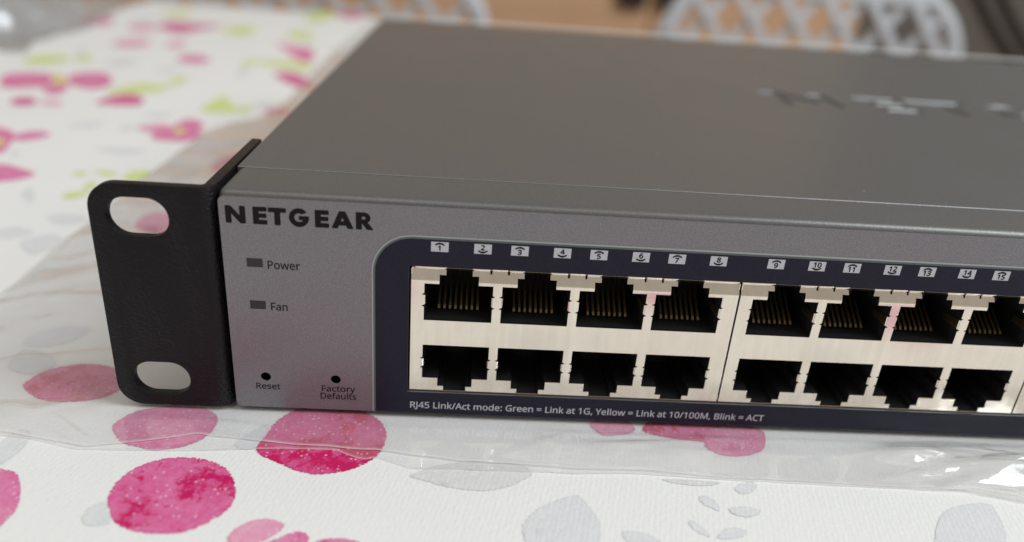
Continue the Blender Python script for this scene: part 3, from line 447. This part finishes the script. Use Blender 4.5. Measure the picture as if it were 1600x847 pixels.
# the print goes on towards the viewer and to the right of the frame
def ell(cx, cy, a, b, rot, n=9): return [(cx+a*math.cos(t)*math.cos(rot)-b*math.sin(t)*math.sin(rot), cy+a*math.cos(t)*math.sin(rot)+b*math.sin(t)*math.cos(rot)) for t in (2*math.pi*i/n for i in range(n))]
for k, cx, cy, a, b, r in (("p", -28, -58, 9, 5, .4), ("p", -12, -62, 9, 5, 2.0), ("l", -20, -48, 8, 5, 1.2), ("y", -20, -56, 3, 3, 0), ("d", 64, -62, 11, 10, 0), ("s", 92, -70, 14, 7, .6), ("p", 120, -52, 12, 7, 1.0), ("d", 140, -75, 11, 11, 0), ("s", 20, -80, 13, 6, 2.2),
        ("g", -60, -85, 14, 6, .3), ("d", -95, -60, 12, 11, 0), ("p", -80, -110, 13, 7, .9), ("p", 40, -125, 14, 8, 2.4), ("l", 70, -120, 13, 7, .5), ("g", 110, -120, 13, 6, 1.5), ("d", 190, -40, 12, 11, 0), ("s", 180, -100, 15, 7, 2.6), ("p", 0, -170, 14, 8, .2), ("d", -150, -10, 12, 11, 0), ("s", -140, -50, 15, 7, .8), ("s", 350, 320, 20, 9, .4), ("p", 330, 400, 20, 12, 1.1), ("g", 300, 460, 18, 8, .2), ("p", 200, 520, 18, 11, .5), ("p", 40, 470, 18, 11, 1.9), ("d", 120, 400, 13, 12, 0)):
    print_motif(k, ell(cx, cy, a, b, r), .06)

# ------------------------------------------------------------------ network switch
SW = empty("network_switch", (-34.6, 0, 0))
tag(SW, "grey rack-mount network switch with black rack ear and rows of ports", "network switch")
XL, XR, DEP, TOP = -35.0, 405.4, 235, 43.4
ch = boolean(box("chassis", XL, XR, 0, DEP, 0, TOP, 1.5, 6), [box("c", -2.75, 177.4, -2, 17, 4.9, 31.35), box("r", XL-2, XR+2, 14, DEP+2, 41.2, 50)])
link("chassis", ch, MAT['top'], SW, 35)

# logo letters (mm for a 3 mm cap height)
def arc(cx, cy, r, a0, a1, n=14): return [(cx+r*math.cos(math.radians(a0+(a1-a0)*i/n)), cy+r*math.sin(math.radians(a0+(a1-a0)*i/n))) for i in range(n+1)]
LOGO = [
 (0.0, [[(0, 0), (0, 3), (.86, 3), (2.36, 1.2), (2.36, 3), (3.2, 3), (3.2, 0), (2.36, 0), (.84, 1.82), (.84, 0)]]),
 (4.58, [[(0, 0), (0, 3), (2.22, 3), (2.22, 2.36), (.86, 2.36), (.86, 1.84), (2.12, 1.84), (2.12, 1.2), (.86, 1.2), (.86, .66), (2.22, .66), (2.22, 0)]]),
 (7.16, [[(1.0, 0), (1.0, 2.32), (0, 2.32), (0, 3), (2.85, 3), (2.85, 2.32), (1.86, 2.32), (1.86, 0)]]),
 (10.5, [arc(1.72, 1.5, 1.62, 40, 352, 26)+[(3.36, 1.74), (1.78, 1.74), (1.78, 1.14), (2.44, 1.14)]+arc(1.72, 1.5, .86, 325, 52, 18)]),
 (14.96, [[(0, 0), (0, 3), (2.22, 3), (2.22, 2.36), (.86, 2.36), (.86, 1.84), (2.12, 1.84), (2.12, 1.2), (.86, 1.2), (.86, .66), (2.22, .66), (2.22, 0)]]),
 (17.75, [[(0, 0), (1.28, 3), (2.26, 3), (3.55, 0), (2.64, 0), (2.42, .56), (1.12, .56), (.9, 0)], [(1.4, 1.18), (2.15, 1.18), (1.775, 2.12)]]),
 (21.87, [[(0, 0), (0, 3), (1.35, 3)]+arc(1.4, 2.07, .93, 88, -62, 12)+[(2.86, 0), (1.84, 0), (.86, 1.26), (.86, 0)], [(.86, 1.72), (.86, 2.38), (1.3, 2.38)]+arc(1.3, 2.05, .33, 80, -80, 8)+[(1.3, 1.72)]]),
]
# lid with the logo pressed into it
cut = []
K = 6.7
for dx, loops in LOGO:
    L = [[(97+(dx+x)*K, 101+y*K) for x, y in lp] for lp in loops]
    cut.append(fill(L, 1.4, .52, 0, TOP+.14+.70, 'T'))
lid = boolean(box("lid", XL-.12, XR+.12, 12.4, DEP+.3, 40.5, TOP+.14, .125, 1), cut)
link("lid", lid, MAT['top'], SW, 30)

# front panel film
def circ(cx, cz, r, n=20): return [(cx+r*math.cos(2*math.pi*i/n), cz+r*math.sin(2*math.pi*i/n)) for i in range(n)]
CUT = [(-2.72, 4.95), (177.35, 4.95), (177.35, 31.28), (-2.72, 31.28)]
PX0, PX1, PZ0, PZ1 = XL+.12, XR-.3, .15, 42.35
FP = link("front_panel", fill([rrect(PX0, PX1, PZ0, PZ1, 1.1), CUT, circ(-29.06, 6.95, .93), circ(-16.14, 6.9, .93)], .34, .07, 1, -.36), MAT['silver'], SW, 30)
for hx, hz in ((-29.06, 6.95), (-16.14, 6.9)):
    link("button_hole", fill([circ(hx, hz, 1.2)], .01, 0, 0, -.011), MAT['hole'], FP)
for z0 in (29.5, 21.25): link("indicator_window", fill([[(-30.85, z0), (-28.1, z0), (-28.1, z0+1.65), (-30.85, z0+1.65)]], .06, .01, 0, -.40), MAT['led'], FP)
def text(s, x0, w, z, cap, bold=0.0):
    k = cap/GL['F'][2]; pen = 0; L = []
    tot = sum(GL[c][0] if c != ' ' else 208 for c in s)
    kx = w/tot
    for c in s:
        if c == ' ': pen += 208; continue
        for lp in GL[c][1]: L.append([(x0+(pen+x)*kx, z+y*k) for x, y in lp])
        pen += GL[c][0]
    return L
def lettering(name, L, mat, par, y, bold=0.0):
    me = fill(L, 0, 0, 0, y)
    if bold:                                   # heavier strokes: the outline printed again a hair to each side
        bm = bmesh.new(); bm.from_mesh(me)
        for k, (dx, dz) in enumerate(((1, 0), (-1, 0), (0, 1), (0, -1))):
            e = fill([[(x+dx*bold, z+dz*bold) for x, z in lp] for lp in L], 0, 0, 0, y-.003*(k+1)); bm.from_mesh(e); bpy.data.meshes.remove(e)
        bm.to_mesh(me); bm.free()
    return link(name, me, mat, par)
for dx, loops in LOGO: lettering("logo_letter", [[(-33.7+dx+x, 37.65+y) for x, y in lp] for lp in loops], MAT['ink'], FP, -.372, .085)
for s, x0, w, z, c in TEXTS_PANEL: lettering("lettering", text(s, x0, w, z, c), MAT['ink2'], FP, -.374, .03)

# navy overlay round the ports
def nav(o):
    r = 7.2-o; x0 = -9.3+o; z1 = 37.05-o; x1 = 330-o
    a = [(x0+r*.98+r*.98*math.cos(math.radians(t)), z1-r+r*math.sin(math.radians(t))) for t in range(180, 89, -9)]
    return [(x1, PZ0+.02+o*.1), (x0, PZ0+.02+o*.1)]+a+[(x1, z1)]
NB = link("port_bezel", fill([nav(.62)[::-1], CUT], .10, .02, 0, -.47), MAT['navy'], SW)
link("border_line", fill([nav(.28)[::-1], nav(.62)], .07, 0, 0, -.44), MAT['rim_mid'], NB)
link("border_line", fill([nav(0)[::-1], nav(.28)], .06, .015, 0, -.43), MAT['rim_light'], NB)
lettering("lettering", text("RJ45 Link/Act mode: Green = Link at 1G, Yellow = Link at 10/100M, Blink = ACT", -2.3, 69.4, 1.42, 1.36), MAT['white_ink'], NB, -.482, .02)
PITCH, BLOCK = 13.97, 59.88
def chevron(cx, cz, s):
    w, h, t = .78, .30, .20
    pts = [(-w, 0), (-w*.45, h*.8), (0, h), (w*.45, h*.8), (w, 0)]
    top = [(cx+x, cz+s*z) for x, z in pts]; bot = [(cx+x*.97, cz+s*(z-t-.05*(abs(x) < .1))) for x, z in pts][::-1]
    return top+bot
for b in range(3):
    for k in range(8):
        num = b*8+k+1; x0 = b*BLOCK+(k//2)*PITCH+(1.0 if k % 2 == 0 else 8.5); z0 = 34.22
        link("port_label", fill([[(x0, z0), (x0+3.05, z0), (x0+3.05, z0+1.85), (x0, z0+1.85)]], 0, 0, 0, -.482), MAT['white_ink'], NB)
        s = str(num); w = .78*len(s); xx = x0+1.52-w/2
        odd = num % 2
        L = text(s, xx, w, z0+(.22 if odd else .72), .92)
        L.append(chevron(x0+1.52, z0+(1.38 if odd else .46), 1 if odd else -1))
        lettering("port_number", L, MAT['ink_navy'], NB, -.492, .06)

# ganged port blocks: a pressed steel face with eight openings, plastic sockets and contacts
CX = 6.15
def horn(x, z, s): return [(x, z-.2), (x+s*.42, z+.02*s), (x, z+.2)]
def open_top(i):
    o = [(0, 20.35), (12.3, 20.35)]+horn(12.3, 23.25, 1)+horn(12.3, 25.6, 1)+[(12.3, 27.7), (CX+3.5, 27.7), (CX+3.5, 29.35), (CX+2.3, 29.35), (CX+2.3, 30.5), (CX-2.3, 30.5), (CX-2.3, 29.35), (CX-3.5, 29.35), (CX-3.5, 27.7), (0, 27.7)]
    o += [p for p in horn(0, 25.6, -1)[::-1]]+[p for p in horn(0, 23.25, -1)[::-1]]
    return o
def open_bot(i):
    o = [(12.3, 15.1), (0, 15.1)]+horn(0, 12.3, -1)[::-1]+horn(0, 10.3, -1)[::-1]+[(0, 8.0), (CX-3.25, 8.0), (CX-3.25, 6.25), (CX-2.1, 6.25), (CX-2.1, 5.32), (CX+2.1, 5.32), (CX+2.1, 6.25), (CX+3.25, 6.25), (CX+3.25, 8.0), (12.3, 8.0)]
    o += horn(12.3, 10.3, 1)+horn(12.3, 12.3, 1)
    return o
def plain(o): return [p for p in o if -.01 <= p[0] <= 12.31]
def block_face():
    loops = [[(-2.4, 5.2), (57.15, 5.2), (57.15, 30.62), (-2.4, 30.62)]]
    for i in range(4):
        loops.append(shift(open_top(i), i*PITCH, 0)); loops.append(shift(open_bot(i), i*PITCH-.05, 0))
    for i in range(3):                                        # slits between the folded tabs
        for x in (11.8, 14.95): loops.append([(i*PITCH+x-.17, 29.85), (i*PITCH+x+.17, 29.85), (i*PITCH+x+.17, 30.5), (i*PITCH+x-.17, 30.5)])
    me = fill(loops, .32, .05, 1, .03)
    bm = bmesh.new(); bm.from_mesh(me); bmesh.ops.remove_doubles(bm, verts=bm.verts[:], dist=1e-8)
    for zc in (28.0, 28.2, 28.4, 28.6, 29.2, 29.8):
        bmesh.ops.bisect_plane(bm, geom=bm.verts[:]+bm.edges[:]+bm.faces[:], plane_co=(0, 0, zc*S), plane_no=(0, 0, 1), dist=1e-8)
    for v in bm.verts:                                        # the face rolls back towards its top edge
        d = max(0, v.co.z/S-28.0); v.co.y += (.36*d*d/1.2 if d < .6 else .36*d-.108)*S
    for f in bm.faces:
        if abs(f.normal.y) > .9: f.smooth = True
    for e in bm.edges:
        if len(e.link_faces) == 2 and e.calc_face_angle(0) > .25: e.smooth = False
    def bar(x0, x1, zc=30.62, r=.44):
        n = 8; rows = []
        for x in (x0, x0+.06, x1-.06, x1):
            q = r if x0 < x < x1 else r*.82
            rows.append([bm.verts.new((x*S, (.98+q*math.cos(a))*S, (zc+q*math.sin(a))*S)) for a in (2*math.pi*k/n for k in range(n))])
        for a, c in zip(rows, rows[1:]):
            for k in range(n): f = bm.faces.new((a[k], c[k], c[(k+1) % n], a[(k+1) % n])); f.smooth = True
        bm.faces.new(rows[0]); bm.faces.new(rows[-1][::-1])
    bar(-2.3, 3.85)
    for i in range(3):
        o = i*PITCH; bar(o+8.5, o+11.6); bar(o+12.0, o+14.75, 30.72, .48); bar(o+15.15, o+17.8)
    bar(3*PITCH+8.5, 57.05)
    # side shields of the cage and the sprung side tongues
    for x0 in (-2.38, 57.0): box_bm(bm, x0, x0+.13, .4, 16, 5.25, 30.5)
    for i in range(4):
        for z0, z1, dx in ((23.5, 25.35, 0), (10.55, 12.05, -.05)):
            for xe, s in ((0, 1), (12.3, -1)):
                x = i*PITCH+xe+dx
                v = [bm.verts.new((a*S, b*S, c*S)) for a, b, c in ((x-s*.02, .1, z0), (x-s*.02, .1, z1), (x+s*.16, .25, z1), (x+s*.16, .25, z0), (x+s*.75, 4.2, z0+.2), (x+s*.75, 4.2, z1-.2))]
                for f in ((0, 1, 2, 3), (3, 2, 5, 4)): bm.faces.new([v[q] for q in f])
    bmesh.ops.recalc_face_normals(bm, faces=bm.faces[:]); bm.to_mesh(me); bm.free(); return me
def socket(outl, name):
    """open-fronted black plastic socket that follows the opening"""
    cxx = CX; cz = sum(p[1] for p in outl)/len(outl)
    L = [(cxx+(x-cxx)*1.004, z) for x, z in outl]; n = len(L); V = []; F = []
    for y in (.36, 1.6, 13.5):
        k = .995 if y < 1 else .955 if y < 2 else .92
        V += [(cxx+(x-cxx)*k, y, cz+(z-cz)*k) for x, z in L]
    for r in range(2):
        for i in range(n): j = (i+1) % n; F.append((r*n+i, r*n+j, (r+1)*n+j, (r+1)*n+i))
    F.append(tuple(range(2*n, 3*n)))
    return mesh(name, V, F)
def contacts(up):
    bm = bmesh.new()
    for i in range(8):
        x = CX+(i-3.5)*1.02
        path = [(3.6, 20.95), (4.0, 21.5), (11.0, 26.2)] if up else [(3.6, 14.6), (4.0, 14.0), (11.0, 9.3)]
        prev = None
        for y, z in path:
            c = [bm.verts.new(((x+a*.21)*S, (y+b*.12)*S, (z-b*.16)*S)) for a, b in ((-1, -1), (1, -1), (1, 1), (-1, 1))]
            if prev:
                for k in range(4): bm.faces.new((prev[k], prev[(k+1) % 4], c[(k+1) % 4], c[k]))
            else: bm.faces.new(c)
            prev = c
        bm.faces.new(prev[::-1])
    bmesh.ops.recalc_face_normals(bm, faces=bm.faces[:]); me = bpy.data.meshes.new("contacts"); bm.to_mesh(me); bm.free(); return me
face = block_face(); st, sb = socket(plain(open_top(0)), "socket"), socket(plain(open_bot(0)), "socket")
ct, cb = contacts(True), contacts(False)
for m_, mm in ((face, 'cage'), (st, 'black'), (sb, 'black'), (ct, 'gold'), (cb, 'gold')): m_.materials.append(MAT[mm])
strip = box("board_edge", CX-2.05, CX+2.05, .2, 2.5, 4.98, 5.19); strip.materials.append(MAT['copper'])
backp = box("socket_backing", -2.2, 57, 13.8, 16.5, 5.1, 30.5); backp.materials.append(MAT['black'])
def place(name, me, par, x): o = link(name, me, None, par); o.location.x += x*S; return o
for b in range(3):
    pb = link("port_block", face, None, SW); pb.location.x += b*BLOCK*S
    place("socket_backing", backp, pb, b*BLOCK)
    for i in range(4):
        x = b*BLOCK+i*PITCH
        place("socket", st, pb, x); place("socket", sb, pb, x-.05); place("contacts", ct, pb, x); place("contacts", cb, pb, x-.05); place("board_edge", strip, pb, x-.05)

# black rack ear, bent from sheet steel
EX0, EX1, T = -56.4, -35.55, 2.0
n = 8
outer = [(EX0, -.6)]+[(EX1-2.6+2.6*math.sin(math.radians(a)), 2.0-2.6*math.cos(math.radians(a))) for a in range(0, 91, 10)]+[(EX1, 31)]
inner = [(EX1-T, 31)]+[(EX1-2.6+.6*math.sin(math.radians(a)), 2.0-.6*math.cos(math.radians(a))) for a in range(90, -1, -10)]+[(EX0, -.6+T)]
ear = fill([outer+inner], 43.8, 0, 0, 43.62, 'T')
slot = lambda cx, cz: rrect(cx-5.15, cx+5.15, cz-3.5, cz+3.5, 3.49, 9)
clip = fill([rrect(EX0, EX1+5, -.15, 43.6, 4.6, 9, (0, 1, 1, 0))], 60, 0, 0, -10)
bm = bmesh.new(); bm.from_mesh(ear); bmesh.ops.remove_doubles(bm, verts=bm.verts[:], dist=1e-7); bmesh.ops.recalc_face_normals(bm, faces=bm.faces[:]); bm.to_mesh(ear); bm.free()
def solid(me):
    bm = bmesh.new(); bm.from_mesh(me); bmesh.ops.remove_doubles(bm, verts=bm.verts[:], dist=1e-7); bmesh.ops.recalc_face_normals(bm, faces=bm.faces[:]); bm.to_mesh(me); bm.free(); return me
ear = boolean(ear, [solid(clip)], 'INTERSECT')
ear = boolean(ear, [solid(fill([slot(-48.4, 37.7)], 12, 0, 0, -5)), solid(fill([slot(-48.1, 5.75)], 12, 0, 0, -5))], bevel=.28)
tag(link("rack_ear", ear, MAT['ear'], SW, 40), "black steel rack ear with two oblong slots")

# ------------------------------------------------------------------ clear bag the switch was unpacked from
def lerp_tab(tab, v):
    if v <= tab[0][0]: return tab[0][1]
    for (a, fa), (b, fb) in zip(tab, tab[1:]):
        if v <= b: return fa+(fb-fa)*(v-a)/(b-a)
    return tab[-1][1]
FRONT1 = [(-110, -8), (-73.4, -9.8), (-67.5, -10.4), (-58.6, -12.9), (-49.2, -12.6), (-36.2, -12.0), (-27.4, -10.9), (-14.5, -10.6), (-9.1, -13.0), (-6.9, -12.2), (-.9, -14.9), (5.8, -14.8), (28.7, -14.8), (41, -14.2), (54.2, -15.1), (79.9, -15.6), (100.7, -16.3), (109.7, -18.9), (200, -20), (330, -18)]
FRONT2 = [(-110, -7.5), (-73.4, -9.2), (-58.6, -12.2), (-47.8, -9.9), (-40.8, -7.4), (-27.8, -9.3), (-14.6, -10.0), (-5.9, -10.7), (5.7, -12.4), (17.3, -13.0), (28.8, -13.6), (41.1, -13.5), (54.2, -14.7), (79.9, -15.2), (100.7, -15.8), (109.7, -18.3), (200, -19), (330, -17)]
LEFT = [(-20, -101), (40, -101), (56, -101.8), (66, -103), (81, -102.9), (130, -103.7), (189, -102.4), (202, -98.5), (217, -88), (256, -84), (341, -87), (412, -88), (590, -82)]
CREASE = [((17.6, -1.3), (29.9, -3.8)), ((29.9, -3.8), (48.6, -3.9)), ((48.6, -3.9), (65, -3.7)), ((65, -3.7), (94, -2.6)), ((94, -2.6), (125, -2.2)), ((17.3, -11.2), (29.3, -3.8)), ((30, -8.6), (61, -4.2)), ((29.7, -9), (38.8, -13.4)), ((-13.3, -.8), (17.6, -1.5)),
          ((-110, 26), (-93, 39)), ((-93, 39), (-62, 44)), ((-101, 41), (-70, 66)), ((-78, -2), (-70, -4.5)), ((-70, -4.5), (-60, 4)), ((-85, 12), (-58, 20)), ((-97, 60), (-60, 90)), ((-90, 100), (-45, 140)), ((86, -14), (120, -7)), ((92, -9), (118, -13)), ((100, -5), (125, -12)), ((97, -16), (120, -10)),
          ((-66, -6), (-57, -12)), ((-46, -3), (-20, -7))]
def sstep(a, b, v): t = min(1, max(0, (v-a)/(b-a))); return t*t*(3-2*t)
def segd(p, a, b):
    ax, ay = a; bx, by = b; dx, dy = bx-ax, by-ay; t = min(1, max(0, ((p[0]-ax)*dx+(p[1]-ay)*dy)/(dx*dx+dy*dy)))
    return math.hypot(p[0]-ax-t*dx, p[1]-ay-t*dy), t
def film_h(x, y, layer, rim):
    free = 1-sstep(-60, -57, x)*sstep(-4.5, -2, y)*(1-sstep(33, 40, y)*(1-sstep(-40, -36.5, x)))
    right = sstep(70, 115, x)
    sd = 11.3*layer
    r1 = 1-abs(noise.noise(Vector((x/38+sd, y/26, 1.7+sd))))*2
    r2 = 1-abs(noise.noise(Vector((x/13+sd, y/9+4, 6.1+sd))))*2
    r3 = noise.noise(Vector((x/90, y/60, sd)))
    left = 1-sstep(-60, -40, x)
    amp = .22+.9*left*sstep(-4, 20, y)+.75*right
    h = amp*(max(0, r1)**2*.75+max(0, r2)**2*(.22+.3*right)+max(0, r3)*.8)
    for a, b in CREASE:
        d, t = segd((x, y), a, b)
        if d < 6: h += (.22+.65*left+.55*right)*math.exp(-(d/(.9+.4*right))**2)*math.sin(math.pi*min(1, max(0, .12+.8*t)))
    for sc, am in ((15, .30), (6.5, .10)):
        d = noise.voronoi(Vector((x/sc*.8, y/sc*1.25, sd)))[0]
        h += am*(.06+.55*left*sstep(0, 25, y)+.5*right)*(1-min(1, (d[1]-d[0])*1.6))**1.5*sc/8
    h += (2.7+1.6*noise.noise(Vector((x/5, y/3, 2))))*math.exp(-(((x-116)/12)**2+((y+12)/3.6)**2))+1.6*math.exp(-(((x-96)/9)**2+((y+7)/2.2)**2))+1.3*math.exp(-(((x+70)/9)**2+((y+5)/4)**2))+.9*math.exp(-(((x-40)/30)**2+((y+9)/3.5)**2))
    h *= free
    return ZT+cloth_h(x, y)+.12+.16*layer+h*(1.0 if layer else .7)+.03*rim
def film(layer, FR, par):
    nx, ny = 300, 150; V = []; RIM = []
    for j in range(ny):
        v = j/(ny-1)
        for i in range(nx):
            u = i/(nx-1)
            x = -101+431*(u if u < 0 else (.62*u+.38*u**3))
            yf = lerp_tab(FR, x)-.7+.25*noise.noise(Vector((x/5, 2.2+layer, 0)))
            y = yf+(590-yf)*(.10*v+.90*v**3)
            xl = lerp_tab(LEFT, y)+layer*1.2; x = xl+(x+101)*(330-xl)/431
            rim = (1 if j == 0 else .35 if j == 1 else 0) if layer or True else 0
            rim = max(rim, 1 if i == 0 else 0)
            V.append((x, y, film_h(x, y, layer, rim))); RIM.append(rim*(1 if layer else .8))
    F = [(j*nx+i, j*nx+i+1, (j+1)*nx+i+1, (j+1)*nx+i) for j in range(ny-1) for i in range(nx-1)]
    me = mesh("film_layer", V, F); at = me.attributes.new("rim", 'FLOAT', 'POINT'); at.data.foreach_set("value", RIM)
    return link("film_layer", me, MAT['film'], par, 180)
BAG = empty("plastic_bag", (0, -10, ZT)); tag(BAG, "clear crinkled plastic bag lying flat under the network switch", "plastic bag")
film(0, FRONT1, BAG); film(1, FRONT2, BAG)

# crumpled second bag at the far left of the table
nx, ny = 110, 110; V = []
for j in range(ny):
    for i in range(nx):
        u = i/(nx-1)*2-1; v = j/(ny-1)*2-1
        e = max(0, 1-(abs(u)**3+abs(v)**3))
        x = -420+150*u+12*noise.noise(Vector((v*2, 5, 1))); y = 480+150*v+14*noise.noise(Vector((u*2, 9, 4)))
        x += .25*(y-480)*-.6
        r = 1-abs(noise.noise(Vector((u*2.3, v*2.3, 2.2))))*2; r2 = 1-abs(noise.noise(Vector((u*6, v*5, 7.7))))*2
        V.append((x, y, ZT+.6+(e**.45)*(22+16*max(0, r)+7*max(0, r2))+2.2*max(0, r2)))
F = [(j*nx+i, j*nx+i+1, (j+1)*nx+i+1, (j+1)*nx+i) for j in range(ny-1) for i in range(nx-1)]
me = mesh("crumpled_bag", V, F); me.attributes.new("rim", 'FLOAT', 'POINT')
tag(link("crumpled_bag", me, MAT['film2'], None, 180), "crumpled grey plastic bag at the far left of the tablecloth", "plastic bag")

# ------------------------------------------------------------------ two white lattice chairs behind the table
def chair(x0, x1, ztop, xn, p=52.6, zn=2):
    c = empty("lattice_chair", ((x0+x1)/2, 640, -742)); Y = 800; zb = -360; r = 95
    arch = [(x0, Y-6, zb)]+[(x0, Y+0.02*(z-zb), z) for z in range(int(zb)+60, int(ztop-r), 40)]
    arch += [(x0+r-r*math.cos(math.radians(a)), Y+6, ztop-r+r*math.sin(math.radians(a))) for a in range(0, 91, 10)]
    arch += [(x1-r+r*math.sin(math.radians(a)), Y+6, ztop-r+r*math.cos(math.radians(a))) for a in range(0, 91, 10)]
    arch += [(x1, Y+0.02*(z-zb), z) for z in range(int(ztop-r)-20, int(zb)+50, -40)]+[(x1, Y-6, zb)]
    link("back_frame", tube("back_frame", arch, 10.5, 12), MAT['chair'], c, 60)
    def inside(x, z):
        if z < zb or z > ztop: return False
        if z > ztop-r:
            if x < x0+r: return math.hypot(x-x0-r, z-ztop+r) < r
            if x > x1-r: return math.hypot(x-x1+r, z-ztop+r) < r
        return x0 < x < x1
    sl = 1.28                                         # diamond lattice of flat bars
    for s in (1, -1):
        k = -24
        while k < 24:
            pts = [(xn+k*p+s*(z-zn)/sl, z) for z in range(zb, int(ztop)-8, 2)]
            pts = [q for q in pts if inside(*q)]; k += 1
            if len(pts) < 6: continue
            (ax, az), (bx, bz) = pts[0], pts[-1]; L = math.hypot(bx-ax, bz-az); tx, tz = (bx-ax)/L, (bz-az)/L; nxv, nzv = -tz, tx; w = 5.2; y0 = Y-2+(3 if s > 0 else -3)
            V = [(px+q*nxv*w, y0+yy, pz+q*nzv*w) for (px, pz) in ((ax, az), (bx, bz)) for q in (-1, 1) for yy in (-2.4, 2.4)]
            link("lattice_bar", mesh("lattice_bar", V, [(0, 1, 3, 2), (4, 6, 7, 5), (0, 4, 5, 1), (2, 3, 7, 6), (0, 2, 6, 4), (1, 5, 7, 3)]), MAT['chair'], c)
    link("top_rail", box("top_rail", x0+40, x1-40, Y-6, Y+4, ztop-19, ztop-3, 2), MAT['chair'], c)
    link("seat", box("seat", x0+5, x1-5, 420, Y-8, -305, -285, 8), MAT['chair'], c)
    for lx, ly in ((x0+12, 440), (x1-12, 440), (x0+12, Y-20), (x1-12, Y-20)):
        link("leg", tube("leg", [(lx, ly, -300), (lx, ly, -742)], 11, 12), MAT['chair'], c, 60)
    return c
tag(chair(-368, 12, 48, -111.6), "white lattice-back chair behind the far left edge of the table", "chair", "white chairs behind the table")
tag(chair(222, 582, 48, 272), "white lattice-back chair behind the switch, on the right", "chair", "white chairs behind the table")

# oak cabinet and cables on the wall behind
cb_ = empty("oak_cabinet", (-150, 1500, -742)); tag(cb_, "brown oak cabinet standing behind the white chairs", "cabinet")
link("carcass", box("carcass", -1400, 772, 1480, 1695, -740, 470, 4), MAT['wood'], cb_)
for x0, x1, hx in ((-1396, -302, -372), (-297, 345, 275), (350, 768, 356)):
    link("door", box("door", x0, x1, 1458, 1478, -700, 455, 3), MAT['wood'], cb_)
    link("handle", box("handle", hx, hx+58, 1436, 1457.5, -52, 60, 9), MAT['cable'], cb_)
for dx, who in ((-4, "left"), (54, "right")):
    pts = [(1153+dx+.85*t+.0011*t*abs(t)*(t > 0), 1688, -4-t) for t in range(-640, 500, 20)]
    tag(link("hanging_cable", tube("hanging_cable", pts, 6.5, 10), MAT['cable'], None, 60), "%s one of two black cables running down the taupe wall" % who, "cable", "cables on the wall")
